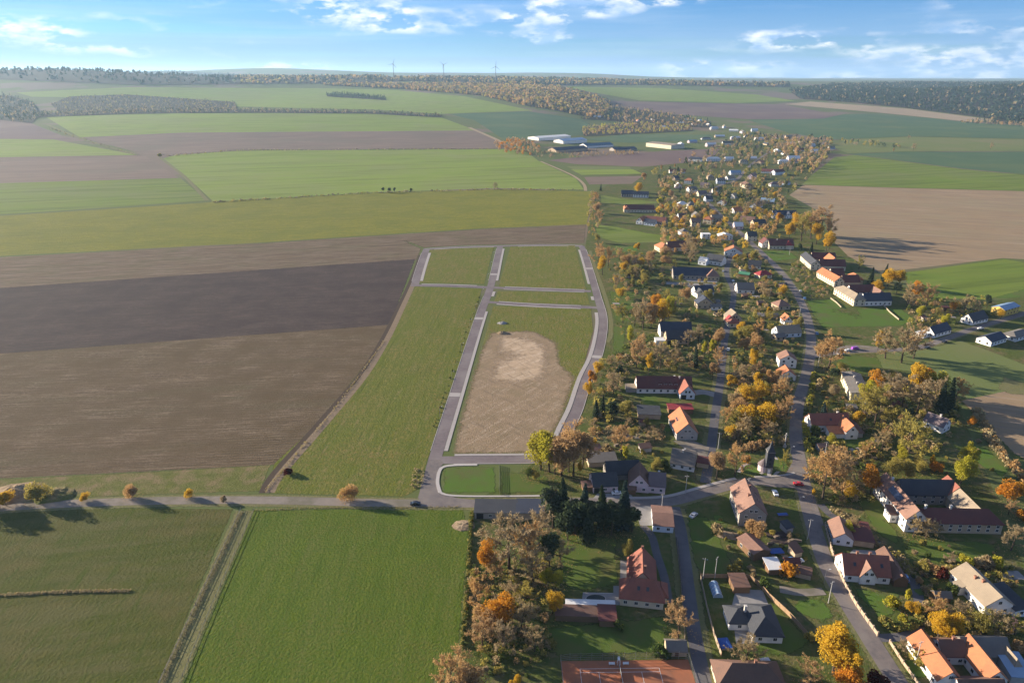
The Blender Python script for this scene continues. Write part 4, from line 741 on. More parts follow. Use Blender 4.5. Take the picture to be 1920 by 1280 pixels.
# far village: small houses told apart by roof and neighbours
anchor(1075, 262, 'the pale blue industrial halls'); anchor(1232, 268, 'the long cream warehouse'); anchor(1488, 296, 'the church-like pink block'); anchor(1400, 345, 'the far street bend'); anchor(1320, 330, 'the far village centre'); anchor(1545, 268, 'the last far white houses'); anchor(1250, 318, 'the far red roof'); anchor(1440, 380, 'the blue-roofed far house'); anchor(1330, 235, 'the hillside houses'); anchor(1150, 215, 'the wooded far hamlet'); anchor(1415, 262, 'the far upper village')
fv = [(1270,325,26,'red'),(1302,303,22,'navy'),(1338,303,24,'bluewhite_white'),(1368,303,14,'white'),(1412,300,12,'white'),(1290,345,14,'orange'),(1333,338,11,'tan'),(1352,345,14,'grey'),(1372,338,16,'tan'),(1320,352,14,'violet'),(1345,362,16,'slate'),(1300,362,16,'grey'),(1277,352,12,'white'),(1380,328,18,'bluemetal'),(1415,335,24,'rust'),(1405,352,40,'brown'),(1455,350,18,'violet'),(1478,347,18,'rust'),(1440,325,22,'darkred'),(1462,328,24,'darkred'),(1470,308,18,'white'),(1490,306,30,'rust'),(1438,382,22,'bluemetal'),(1425,390,30,'violet'),(1360,385,12,'orange'),(1380,372,12,'tan'),(1280,388,16,'white'),(1298,392,14,'grey'),(1318,368,16,'violet'),(1330,378,12,'navy'),(1305,425,16,'rust'),(1325,420,14,'orange'),(1345,415,18,'tan'),(1312,408,12,'grey'),(1400,418,24,'rust'),(1425,425,22,'slate'),(1385,400,18,'orange'),(1280,412,14,'brown'),(1290,440,18,'grey'),(1385,430,14,'white'),(1410,452,14,'slate'),(1270,338,14,'slate'),(1395,308,14,'tan'),(1430,308,14,'orange'),(1500,284,16,'darkred'),(1525,276,16,'white'),(1550,272,14,'tan'),(1560,280,10,'grey'),(1483,272,14,'white'),(1505,268,12,'darkred'),(1530,288,16,'white'),(1380,262,24,'white'),(1405,258,18,'tan'),(1350,258,20,'white'),(1325,262,22,'grey'),(1365,272,40,'slate'),(1335,275,20,'white'),(1300,268,16,'bluemetal'),(1280,272,14,'white'),(1425,264,16,'white'),(1440,272,16,'slate'),(1455,262,14,'rust'),(1340,243,16,'white'),(1375,247,18,'white'),(1360,240,14,'tan'),(1330,236,14,'white'),(1305,235,14,'orange'),(1275,232,14,'white'),(1395,250,14,'grey'),(1415,247,10,'white'),(1120,221,18,'white'),(1175,222,14,'tan'),(1198,228,14,'orange'),(1065,205,8,'white'),(1080,214,8,'white'),(1225,226,10,'white'),(1290,226,12,'tan'),(1246,240,12,'white'),(1315,228,10,'white'),(1480,260,12,'tan'),(1460,285,12,'white'),(1475,290,14,'slate')]
rn = {'white': 'white', 'bluewhite_white': 'white', 'bluemetal': 'blue', 'violet': 'violet-grey', 'rust': 'rust', 'slate': 'dark', 'navy': 'navy', 'darkred': 'dark red'}
for i, (x, y, w, rf) in enumerate(fv):
    g = GP(x, y); mpp = g[1]/F*1.0; Lm = max(10, min(28, w*mpp*1.1)); r2 = rf.split('_')[-1]; D = random.uniform(8.5, 10.5); rz = random.choice((0, 0, math.pi/2, .4, -.4, .9))+random.uniform(-.15, .15)
    wh = random.choice((3.2, 3.6, 5.4)); wm = random.choice(('white', 'white', 'cream', 'bluewhite', 'pink', 'tan')); hip = random.random() < .25
    d = f'{rn.get(rf, rf)}-roofed {"white" if wm in ("white", "bluewhite") else wm} house'
    house('village_house', None, None, [(-Lm/2,Lm/2,0,D,wh,3.8,'hip' if hip else 'gable','x',wm,r2,{'win':'flr'})], ctr=(x, y), L=Lm, rz=rz, desc=d, cat='house', group='houses of the far village')
for nm, p0, p1, d, wm, rm, wh, rh, lb in [
 ('industrial_hall', (1010,264), (1070,262), 45, 'white', 'white', 8, 3, 'rear pale white-roofed industrial hall at the far farm complex'), ('industrial_hall', (1056,270), (1100,268), 36, 'white', 'bluemetal', 8, 4, 'pale blue curved hall beside the white-roofed industrial hall'),
 ('industrial_hall', (1043,286), (1102,282), 30, 'tan', 'navy', 5, 5, 'long navy-roofed shed nearest the ploughed field at the farm complex'), ('industrial_hall', (1100,278), (1150,275), 30, 'white', 'petrol', 5, 5, 'petrol blue-roofed shed in the middle of the far farm complex'),
 ('industrial_hall', (1152,284), (1194,282), 22, 'stone', 'navy', 4, 4, 'dark low shed at the right end of the far farm complex'), ('warehouse', (1211,275), (1258,280), 45, 'cream', 'tan', 9, 2, 'long cream warehouse with sunlit wall right of the farm complex'),
 ('church', (1478,306), (1500,306), 14, 'pink', 'white', 9, 5, 'pink far building with a tall white gable in the upper village')]:
    a = GP(*p0); b = GP(*p1); Lm = math.dist(a, b)
    house(nm, p0, p1, [(S,S,0,d,wh,rh,'gable','x',wm,rm,{'win':'f' if Lm < 60 else ''})], lb, 'building')
# ------------------------------------------------------------------ tree shapes (shared meshes)
def leaf_quads(C, size, elong=1.0, up=0.0):
    """random leaf-clump quads at centres C (n,3)"""
    n = len(C); a = rng.normal(size=(n, 3)); a[:, 2] += up; a /= np.linalg.norm(a, axis=1)[:, None]
    b = rng.normal(size=(n, 3)); b -= (a*b).sum(1)[:, None]*a; b /= np.linalg.norm(b, axis=1)[:, None]
    s = size*rng.uniform(.6, 1.3, (n, 1)); l = a*s*elong; w = b*s/np.sqrt(elong)
    return np.stack([C-l*.5-w*.28, C-l*.1+w*.5, C+l*.5+w*.22, C+l*.12-w*.5], 1).reshape(-1, 3)
def crown_pts(n, rx, rz, zc, lobes, lr, hollow=.55, flat=1.0):
    c = rng.normal(size=(lobes, 3)); c /= np.linalg.norm(c, axis=1)[:, None]; c *= rng.uniform(.25, 1.0, (lobes, 1)); c *= np.array([rx, rx, rz])*.82; c[:, :2] *= (1-.28*c[:, 2:]/rz)
    r = lr*rng.uniform(.5, 1.35, lobes)*rx
    k = rng.integers(0, lobes, n); d = rng.normal(size=(n, 3)); d /= np.linalg.norm(d, axis=1)[:, None]
    p = c[k]+d*(r[k]*rng.uniform(hollow, 1.0, n))[:, None]*np.array([1, 1, flat]); p[:, 2] += zc
    return p
def trunk_mesh(h, r, spread, limbs, top=.75):
    b = MB(); b.tube([(0, 0, -.3), (.04*h*.3, 0, h*.3), (0, .03*h*.3, h*.55), (0, 0, h*top)], [r, r*.75, r*.5, r*.12], 6)
    for i in range(limbs):
        t = 2*math.pi*i/limbs+random.uniform(-.4, .4); z = h*random.uniform(.26, .6); q = spread*random.uniform(.6, 1)
        m = Vector((math.cos(t)*q*.5, math.sin(t)*q*.5, z+h*.13)); e = Vector((math.cos(t)*q, math.sin(t)*q, z+h*random.uniform(.22, .34)))
        b.tube([(0, 0, z), tuple(m), tuple(e)], [r*.42, r*.26, r*.06], 4)
        for j in (-1, 1):
            t2 = t+j*.6; e2 = m+Vector((math.cos(t2)*q*.5, math.sin(t2)*q*.5, h*.15)); b.tube([tuple(m), tuple(e2)], [r*.2, r*.04], 4)
    return b.mesh('trunk')
SHAPES = {}     # kind -> list of (trunk mesh, crown mesh, height)
def shape(kind, variants, h, mk_pts, size, leaf, r, spread, limbs, elong=1.0, up=0, top=.75, bark='bark'):
    base = []
    for i in range(variants):
        tm = trunk_mesh(h, r, spread, limbs, top); tm.materials.append(MATS[bark])
        V = leaf_quads(mk_pts(), size, elong, up); base.append((tm, V))
    for nm, lm in leaf.items():
        L = []
        for tm, V in base:
            me = np_mesh('crown', V, 4); me.materials.append(MATS[lm]); L.append((tm, me, h))
        SHAPES[kind+nm] = L
shape('round_', 5, 12, lambda: crown_pts(5800, 4.5, 4.8, 6.7, random.randint(13, 20), .46, .5), .39, dict(gold='leaf_gold', orange='leaf_orange', yellow='leaf_yellow', rust='leaf_rust', olive='leaf_olive', green='leaf_green'), .28, 3.4, 6)
shape('tall_', 4, 16, lambda: crown_pts(5800, 3.7, 6.4, 8.9, random.randint(15, 22), .48, .5), .41, dict(gold='leaf_gold', orange='leaf_orange', yellow='leaf_yellow', rust='leaf_rust', olive='leaf_olive'), .3, 2.8, 7)
shape('slim_', 2, 15, lambda: crown_pts(1700, 1.75, 6.2, 8.4, 22, .5), .55, dict(gold='leaf_gold', yellow='leaf_yellow', rust='leaf_rust', green='leaf_green'), .22, 1.4, 6)
def bare_tree(h):
    """skeleton of trunk, limbs, branches and twigs; returns trunk mesh and twig quads"""
    b = MB(); r = .3; Q = []
    def sliver(p, d, l, w):
        u = Vector((random.gauss(0, 1), random.gauss(0, 1), random.gauss(0, 1))).cross(d).normalized()*w; e = p+d*l; m = p+d*l*.5
        Q.extend([p-u*.5, m+u*.9, e, m-u*.9])
    lean = Vector((random.uniform(-.06, .06), random.uniform(-.06, .06), 1)); top = lean*h*.62
    b.tube([(0, 0, -.3), tuple(lean*h*.25), tuple(lean*h*.45), tuple(top)], [r, r*.8, r*.5, r*.15], 6)
    for i in range(10):
        t = 2.4*i+random.uniform(-.5, .5); z = h*(.2+.42*i/9); el = .35+.75*i/9+random.uniform(-.15, .15); ln = h*random.uniform(.30, .44)*(1.05-.25*i/9)
        d = Vector((math.cos(t)*math.cos(el), math.sin(t)*math.cos(el), math.sin(el))); p0 = lean*z; p1 = p0+d*ln*.5; p2 = p1+(d+Vector((0, 0, .35))).normalized()*ln*.5
        b.tube([tuple(p0), tuple(p1), tuple(p2)], [r*.36, r*.22, r*.06], 4)
        for j in range(8):
            s_ = random.uniform(.25, 1); q0 = p0.lerp(p1, s_*2) if s_ < .5 else p1.lerp(p2, s_*2-1)
            e = (d*.7+Vector((random.gauss(0, .7), random.gauss(0, .7), random.gauss(.35, .45)))).normalized(); l2 = ln*random.uniform(.25, .5)
            sliver(q0, e, l2, .10)
            for k in range(21):
                q1 = q0+e*l2*random.uniform(.2, 1.05); f = (e*.8+Vector((random.gauss(0, .7), random.gauss(0, .7), random.gauss(.2, .6)))).normalized(); sliver(q1, f, random.uniform(.5, 1.3), .085)
                if k % 2 == 0: c = q1+f*.5; sliver(c, Vector((random.gauss(0, 1), random.gauss(0, 1), random.gauss(0, 1))).normalized(), .34, .2)
    return b.mesh('trunk'), np.array([tuple(q) for q in Q])
bb = [bare_tree(14) for _ in range(5)]
for tm, V in bb: tm.materials.append(MATS['bark'])
for nm, lmn in dict(brown='leaf_brown', rust='leaf_rust', olive='leaf_olive').items():
    SHAPES['bare_'+nm] = []
    for tm, V in bb: me = np_mesh('crown', V, 4); me.materials.append(MATS[lmn]); SHAPES['bare_'+nm].append((tm, me, 13))
shape('bush_', 3, 3.2, lambda: crown_pts(900, 1.7, 1.15, 1.5, 12, .5), .42, dict(gold='leaf_gold', orange='leaf_orange', rust='leaf_rust', olive='leaf_olive', green='leaf_green', brown='leaf_brown', crimson='leaf_crimson', yellow='leaf_yellow'), .1, 1.1, 5, top=.6)
def conif(n, h, r):
    t = rng.uniform(.0, 1, n)**.75; z = 1.0+(h-1.0)*(1-t)[::1]; rad = r*(1-(z-1.0)/(h-1.0))**.85; a = rng.uniform(0, 2*math.pi, n)
    lay = .72+.28*np.sin(z*2*math.pi/1.1+rng.uniform(0, .5, n)); q = rad*lay*rng.uniform(.55, 1.05, n)
    return np.stack([q*np.cos(a), q*np.sin(a), z-.18*q], 1)
shape('conifer_', 4, 16, lambda: conif(2600, 16, random.uniform(2.7, 4.2)), .75, dict(dark='leaf_dark', spruce='leaf_spruce'), .25, .6, 3, top=.97)
shape('pine_', 2, 14, lambda: crown_pts(2200, 3.6, 4.8, 8.2, 20, .42), .6, dict(dark='leaf_dark'), .26, 2.6, 6)
shape('grand_', 1, 16, lambda: crown_pts(12000, 6.3, 5.4, 9.4, 26, .36, .62), .44, dict(gold='leaf_gold', yellow='leaf_yellow'), .42, 4.6, 8)
shape('thicket_', 3, 8, lambda: crown_pts(4600, 4.3, 3.3, 3.9, random.randint(12, 17), .46, .5), .36, dict(gold='leaf_gold', rust='leaf_rust', olive='leaf_olive', brown='leaf_brown'), .14, 3, 7)
DESC = {'gold': 'golden', 'orange': 'orange', 'yellow': 'yellow-green', 'rust': 'rusty brown', 'olive': 'olive', 'green': 'green', 'brown': 'leafless brown', 'dark': 'dark green', 'spruce': 'blue-green', 'crimson': 'dark crimson'}
TREES = []
def tree(px, py, h, kind, wide=1.0, at=None, group='trees of the village and fields'):
    g = at or GP(px, py)
    tm, cm, H0 = random.choice(SHAPES[kind]); s = h/H0; sh, co = kind.split('_')
    nm = {'grand': 'broadleaf_tree', 'bush': 'shrub', 'thicket': 'shrub', 'conifer': 'conifer_tree', 'pine': 'evergreen_tree', 'slim': 'poplar_tree'}.get(sh, 'broadleaf_tree')
    o = empty(nm, (g[0], g[1], HT(*g)), random.uniform(0, 6.28)); o.scale = (s*wide*random.uniform(.86, 1.18), s*wide*random.uniform(.86, 1.18), s); o.rotation_euler = (random.gauss(0, .035), random.gauss(0, .035), o.rotation_euler[2])
    put('trunk', tm, o, (0, 0, 0)); put('crown', cm, o, (0, 0, 0))
    d = DESC[co]
    if sh == 'bush': base = ('shrub', 'shrubs')
    elif sh == 'thicket': base = ('tall shrub', 'tall shrubs')
    elif sh == 'conifer': base = ('conifer', 'conifers')
    elif sh == 'pine': base = ('evergreen tree', 'evergreen trees')
    elif sh == 'slim': base = ('slender tree', 'slender trees')
    else: base = ('tall tree', 'tall trees') if h > 13 else ('tree', 'trees') if h > 8 else ('small tree', 'small trees')
    if co == 'brown' and sh in ('bush', 'thicket'): d = 'dry brown'
    auto(o, f'{d} {base[0]}', f'{d} {base[1]}', px, py, 'shrub' if sh in ('bush', 'thicket') else 'tree', 'shrubs and hedge plants' if sh in ('bush', 'thicket') else group)
    TREES.append((g[0], g[1], h)); return o
anchor(1168, 1262, 'the tennis court'); anchor(1441, 885, 'the dark chapel tower'); anchor(955, 700, 'the bare building plot'); anchor(240, 940, 'the left end of the gravel road'); anchor(640, 940, 'the gravel road bend'); anchor(1300, 1130, 'the shaded lane'); anchor(1640, 1180, 'the pillared garden wall'); anchor(1120, 640, 'the curving new road'); anchor(1510, 440, 'the clump by the brown field'); anchor(1610, 655, 'the purple vehicle'); anchor(930, 1180, 'the pasture hedge'); anchor(1420, 760, 'the overgrown middle garden')
anchor(1700, 780, 'the tree belt right of road'); anchor(1690, 690, 'the branch road verge'); anchor(1130, 480, 'the top corner of the plots'); anchor(1080, 960, 'the evergreen screen')
T = [ # px, py of the foot, height m, kind
 (1562,1262,14.5,'grand_gold',1.05),(1592,1296,10,'round_orange'),(1645,1290,5,'bush_crimson',1.3),(1518,1290,8,'bare_rust'),(845,1306,13,'bare_rust'),(880,1300,9,'round_rust'),(968,1296,6,'round_gold'),
 (938,1172,11,'round_orange'),(908,1180,9,'round_rust'),(905,1215,9,'bare_rust'),(942,1225,9,'bare_brown'),(1002,1225,8,'bare_brown'),(975,1190,10,'bare_brown'),(893,1135,9,'bare_rust'),(1036,1150,9,'round_gold',.8),(985,1140,8,'bare_olive'),(960,1130,7,'bare_brown'),
 (912,1078,14,'tall_orange',.8),(955,1065,18,'bare_brown',1.1),(990,1062,15,'bare_rust'),(930,1085,9,'bare_rust'),(1000,1090,12,'bare_brown'),(1022,1100,7,'round_yellow',.8),(1042,1102,7,'round_yellow',.8),(1030,1060,13,'pine_dark'),(1010,1030,14,'bare_brown'),(1052,1060,10,'bare_brown'),
 (1036,990,17,'pine_dark'),(1058,985,18,'conifer_dark'),(1078,1000,16,'pine_dark'),(1092,985,16,'conifer_spruce'),(1112,1000,15,'pine_dark'),(1130,985,15,'conifer_dark'),(1146,1002,14,'pine_dark'),(1168,990,17,'conifer_spruce'),(1185,998,12,'pine_dark'),(1064,1012,13,'pine_dark'),(1100,1015,13,'conifer_dark'),
 (1178,1048,8,'round_olive',.8),(1272,1196,11,'bare_rust'),(1240,1228,4,'bush_green'),(1160,1180,3,'bush_green'),(1398,1248,9,'bare_brown'),(1412,1012,9,'round_rust'),(1345,1000,4,'bush_brown'),(1476,1080,5.5,'bush_orange'),(1520,1200,3,'bush_olive'),(1432,1100,4,'bush_green'),(1372,1070,3,'bush_olive'),(1385,1062,2.6,'bush_olive'),
 (1014,880,18,'tall_yellow',1.35),(1030,884,19,'tall_yellow',1.3),(1052,892,20,'tall_rust',1.2),(1075,892,20,'bare_rust'),(1092,878,18,'tall_rust',1.1),(1066,884,19,'tall_rust',1.1),(1040,888,16,'tall_rust'),(1087,892,8,'slim_gold'),(990,897,6,'round_green'),(1005,900,6,'round_olive'),(1112,842,6,'round_gold'),(1165,850,12,'bare_rust'),(1172,868,9,'slim_yellow'),(1140,850,5,'bush_brown'),
 (1343,898,13,'tall_rust',.85),(1378,893,13,'bare_rust',.85),(1228,882,7,'round_olive'),(1247,880,5,'bush_green'),(1352,875,6,'round_yellow',.6),(1398,868,4,'bush_orange'),(1410,845,5,'bush_rust'),(1425,838,4,'bush_rust'),(1440,838,4,'bush_rust'),(1468,880,8,'bare_olive',.6),
 (1120,703,8,'round_gold'),(1108,722,9,'round_orange',.8),(1102,742,8,'round_gold',.7),(1150,742,12,'bare_brown'),(1128,780,10,'conifer_dark'),(1145,790,11,'pine_dark'),(1118,785,9,'conifer_dark'),(1175,788,11,'round_olive'),(1142,690,7,'bare_brown'),(1160,710,8,'pine_dark'),
 (1193,690,15,'bare_rust'),(1215,703,15,'slim_gold'),(1238,690,13,'bare_brown'),(1180,650,13,'tall_yellow',.8),(1200,660,10,'bare_rust'),(1265,690,10,'bare_brown'),(1220,615,18,'tall_rust'),(1240,612,18,'tall_gold'),(1205,618,17,'bare_brown'),(1252,600,18,'tall_yellow',.8),(1190,612,13,'bare_brown'),(1168,605,11,'bare_olive'),(1228,590,16,'tall_orange'),
 (1345,655,14,'tall_rust'),(1332,670,13,'slim_yellow'),(1318,672,12,'slim_yellow'),(1303,690,13,'conifer_dark',.8),(1345,692,11,'bare_rust'),(1335,708,9,'round_rust'),(1412,690,12,'tall_gold',.9),(1420,655,11,'round_rust'),(1395,660,10,'round_rust'),(1290,650,10,'bare_brown'),(1310,640,9,'bare_brown'),
 (1400,795,10,'thicket_gold'),(1440,798,10,'thicket_gold',1.1),(1420,800,8,'thicket_olive'),(1385,775,8,'thicket_rust'),(1455,770,8,'thicket_olive'),(1375,760,7,'thicket_brown'),(1425,755,12,'round_gold'),(1460,755,11,'bare_rust'),(1398,760,12,'round_gold',.9),(1370,728,8,'round_gold'),(1418,725,9,'round_gold'),(1440,725,10,'round_rust'),(1470,742,10,'bare_brown'),(1460,795,10,'bare_rust'),(1380,800,8,'bare_olive'),(1360,795,8,'bare_rust'),(1475,780,9,'bare_rust'),(1390,715,9,'bare_brown'),
 (1553,692,18,'bare_rust',1.15),(1540,680,13,'round_rust'),(1645,660,14,'tall_gold',.75),(1660,672,15,'bare_brown'),(1690,680,18,'bare_brown'),(1712,672,17,'bare_rust'),(1575,700,7,'round_olive'),(1562,715,9,'pine_dark'),
 (1638,745,16,'tall_orange'),(1622,752,12,'round_yellow'),(1665,765,15,'bare_brown'),(1640,795,17,'bare_olive'),(1620,790,15,'bare_olive'),(1715,745,20,'tall_gold',1.1),(1735,740,15,'tall_orange'),(1752,748,15,'round_yellow'),(1772,775,17,'conifer_dark',1.2),(1760,782,16,'conifer_dark'),(1718,775,15,'bare_brown'),(1690,768,16,'bare_brown'),(1702,792,8,'pine_dark'),(1608,805,10,'round_gold',.8),(1790,752,11,'bare_rust'),(1745,765,14,'bare_brown'),(1672,800,12,'round_olive'),
 (1697,865,18,'bare_olive',1.2),(1690,870,9,'round_yellow',.7),(1672,895,9,'round_olive'),(1700,895,8,'round_olive'),(1722,885,7,'round_olive'),(1745,880,8,'slim_gold'),(1755,885,5,'bush_orange'),(1800,908,13,'grand_yellow',.85),(1815,880,12,'grand_yellow',.75),(1822,800,6,'round_orange'),(1888,942,9,'round_orange'),(1905,935,8,'round_orange'),(1890,965,6,'bare_rust'),(1915,975,5,'bush_orange'),
 (1542,935,18,'bare_rust',1.1),(1560,915,16,'bare_rust'),(1578,925,13,'bare_brown'),(1590,940,9,'round_gold',.7),(1632,925,11,'round_orange'),(1525,935,6,'slim_gold'),(1605,920,8,'bare_brown'),(1570,880,9,'bare_rust'),(1560,835,6,'round_yellow'),(1540,800,11,'conifer_spruce'),(1522,835,5,'bush_green'),(1527,815,5,'bush_green'),(1650,850,9,'bare_brown'),(1622,860,7,'bare_rust'),
 (1712,1005,7,'bare_brown'),(1735,1008,7,'bare_brown'),(1752,1005,6,'bare_brown'),(1590,1003,6,'round_yellow'),(1600,995,6,'bare_brown'),(1758,1195,9,'grand_gold'),(1775,1195,9,'round_gold'),(1750,1165,8,'bare_rust'),(1708,1152,6,'round_gold'),(1672,1135,4,'bush_yellow'),(1700,1135,7,'slim_yellow'),(1690,1165,3,'bush_yellow'),(1660,1170,3,'bush_olive'),(1800,1170,7,'bare_brown'),(1838,1190,8,'round_olive'),(1868,1195,8,'bare_brown'),(1900,1200,7,'bare_olive'),(1905,1225,5,'bush_rust'),
 (1870,1062,4,'bush_yellow'),(1808,1058,4,'bush_yellow'),(1780,1060,5,'bare_brown'),(1830,1062,4,'bush_brown'),(1850,1060,4,'bush_brown'),(1895,1032,9,'bare_brown'),(1748,1075,4,'bush_rust'),(1765,1085,4,'bush_crimson'),(1730,1070,4,'bush_olive'),(1782,1112,4,'bush_green'),(1690,1225,5,'bare_brown'),(1735,1248,5,'bush_olive'),
 (1478,452,20,'tall_gold'),(1490,440,22,'tall_gold'),(1502,452,25,'bare_olive'),(1520,448,26,'bare_rust'),(1538,440,26,'bare_rust'),(1510,440,24,'tall_rust'),(1530,458,22,'tall_gold'),(1550,452,20,'bare_rust'),(1548,474,18,'tall_gold'),(1555,466,16,'tall_gold'),(1498,476,10,'pine_dark'),(1520,476,10,'conifer_dark'),(1460,418,12,'round_orange'),
 (1630,538,14,'conifer_dark'),(1655,528,13,'conifer_dark'),(1664,536,14,'round_gold'),(1685,540,15,'tall_gold'),(1645,548,9,'round_gold'),(1610,505,10,'bare_olive'),(1716,568,18,'tall_orange',.8),(1700,576,16,'bare_brown'),(1735,578,15,'bare_rust'),(1725,598,10,'round_yellow'),(1680,552,10,'pine_dark'),(1772,612,9,'round_yellow'),(1786,585,8,'round_orange'),(1850,578,10,'pine_dark'),(1808,585,9,'bare_brown'),(1830,590,8,'bare_brown'),(1755,600,8,'bare_olive'),(1876,598,7,'round_gold'),
 (72,940,8.5,'thicket_olive',.8),(12,948,6.5,'thicket_gold'),(160,937,3.6,'thicket_gold'),(248,932,6.2,'thicket_rust',.75),(355,931,4.2,'thicket_gold',.75),(655,936,6.6,'thicket_rust',.95),(541,888,3,'bush_crimson'),(420,940,3,'bush_brown'),(-40,950,10,'round_olive'),
 (1130,516,17,'tall_gold'),(1122,500,17,'bare_rust'),(1140,500,15,'bare_rust'),(1190,505,11,'bare_rust'),(1175,500,11,'round_rust'),(1215,500,12,'bare_rust'),(1222,490,10,'round_rust'),(1290,475,15,'bare_brown'),(1300,485,13,'bare_brown'),(1195,470,8,'round_gold'),(1155,532,7,'round_gold'),(1120,455,9,'round_olive'),(1118,400,12,'round_rust'),(1116,380,12,'bare_rust'),(1125,415,11,'bare_rust'),(1206,575,8,'slim_rust'),
 (1237,384,10,'round_yellow'),(1242,392,6,'round_orange'),(1257,375,14,'tall_rust'),(1302,385,9,'round_orange'),(1196,362,14,'round_gold'),(1207,340,14,'tall_rust'),(1126,358,9,'conifer_dark'),(1240,322,13,'slim_rust'),(1265,318,12,'slim_rust'),(1450,378,14,'tall_gold'),(1440,385,14,'bare_olive'),(1400,405,15,'bare_brown'),(1418,400,15,'bare_brown'),(1388,395,13,'bare_olive'),
 (730,362,8,'pine_dark'),(718,361,8,'pine_dark'),(740,361,7,'pine_dark'),(771,360,6,'round_green'),(928,356,9,'bare_brown'),(300,296,10,'round_olive'),(1712,283,14,'bare_brown'),(1857,281,14,'bare_brown'),(1703,262,10,'bare_brown'),(1675,286,11,'slim_rust')]
for t in T: tree(t[0], t[1], t[2]*(1.22 if t[2] > 6 else 1.1), *t[3:])
# gardens: scattered trees and shrubs kept off the roofs and streets
ROADS = [(P, 4.2) for P in (main, main2, front, second, lane, branch)]
def free(x, y, m=1.5):
    for a, b, c, d in FOOT:
        if a-m < x < b+m and c-m-2 < y < d+m: return False
    for P, w in ROADS:
        for p in P:
            if abs(p[0]-x) < w+m and abs(p[1]-y) < w+m+3: return False
    return True
def scatter(px, n, kinds, h0, h1, sep=5):
    P = ground_poly(px); x0, x1 = min(p[0] for p in P), max(p[0] for p in P); y0, y1 = min(p[1] for p in P), max(p[1] for p in P); c = 0
    for _ in range(n*25):
        x, y = random.uniform(x0, x1), random.uniform(y0, y1)
        if not inpoly(x, y, P) or not free(x, y) or any(abs(t[0]-x) < sep and abs(t[1]-y) < sep for t in TREES): continue
        q = PXL(x, y, HT(x, y)); tree(q[0], q[1], random.uniform(h0, h1), random.choice(kinds), at=(x, y)); c += 1
        if c >= n: break
mix1 = ['round_rust', 'round_olive', 'bare_rust', 'bare_brown', 'tall_olive', 'round_olive', 'bare_olive', 'round_gold', 'tall_rust', 'thicket_olive', 'thicket_rust', 'thicket_brown']; bsh = ['bush_rust', 'bush_olive', 'bush_olive', 'bush_olive', 'bush_brown', 'bush_brown', 'bush_green']
scatter([(1140,480),(1350,470),(1360,640),(1180,650),(1150,560)], 26, mix1, 7, 14); scatter([(1380,470),(1500,540),(1515,640),(1380,640)], 24, mix1, 6, 12)
scatter([(1110,780),(1250,770),(1250,860),(1110,850)], 8, ['bare_rust','bare_brown','round_olive'], 4, 7); scatter([(1360,700),(1480,700),(1480,830),(1360,830)], 10, ['round_gold','bare_rust','round_rust','bare_brown'], 6, 11, 6); scatter([(1530,700),(1680,700),(1660,880),(1530,860)], 8, mix1, 4, 8)
scatter([(1240,360),(1480,350),(1420,470),(1230,460)], 34, mix1+['tall_rust'], 6, 12, 8)
for px, n in [([(1140,480),(1350,470),(1360,640),(1180,650),(1150,560)], 26), ([(1380,470),(1500,540),(1515,640),(1380,640)], 22), ([(1110,780),(1250,770),(1250,860),(1110,850)], 18), ([(1360,700),(1480,700),(1480,830),(1360,830)], 14), ([(1530,690),(1680,700),(1670,900),(1530,870)], 18), ([(1700,1010),(1900,1040),(1910,1200),(1720,1190)], 22), ([(1320,960),(1530,990),(1530,1090),(1400,1080)], 18), ([(870,1080),(1040,1100),(1030,1270),(880,1280)], 20), ([(1700,560),(1850,560),(1800,640),(1700,640)], 10), ([(1740,800),(1880,830),(1910,930),(1740,900)], 12)]:
    scatter(px, n, bsh, 1.2, 2.9, 3)
# young planting along the left side of the new road
for i in range(30):
    P = cut(spine, GP(815, 815)[1], GP(904, 549)[1]); q = offset(P, -5.6); t = min(1, max(0, i/29+random.uniform(-.02, .02)))*(len(q)-1); k = min(int(t), len(q)-2); f = t-k
    x = q[k][0]*(1-f)+q[k+1][0]*f+random.uniform(-.4, .4); y = q[k][1]*(1-f)+q[k+1][1]*f
    z = PXL(x, y, 0); o = tree(z[0], z[1], random.uniform(.6, 1.3), random.choice(('bush_green', 'bush_green', 'bush_olive')), 1.0, at=(x, y))
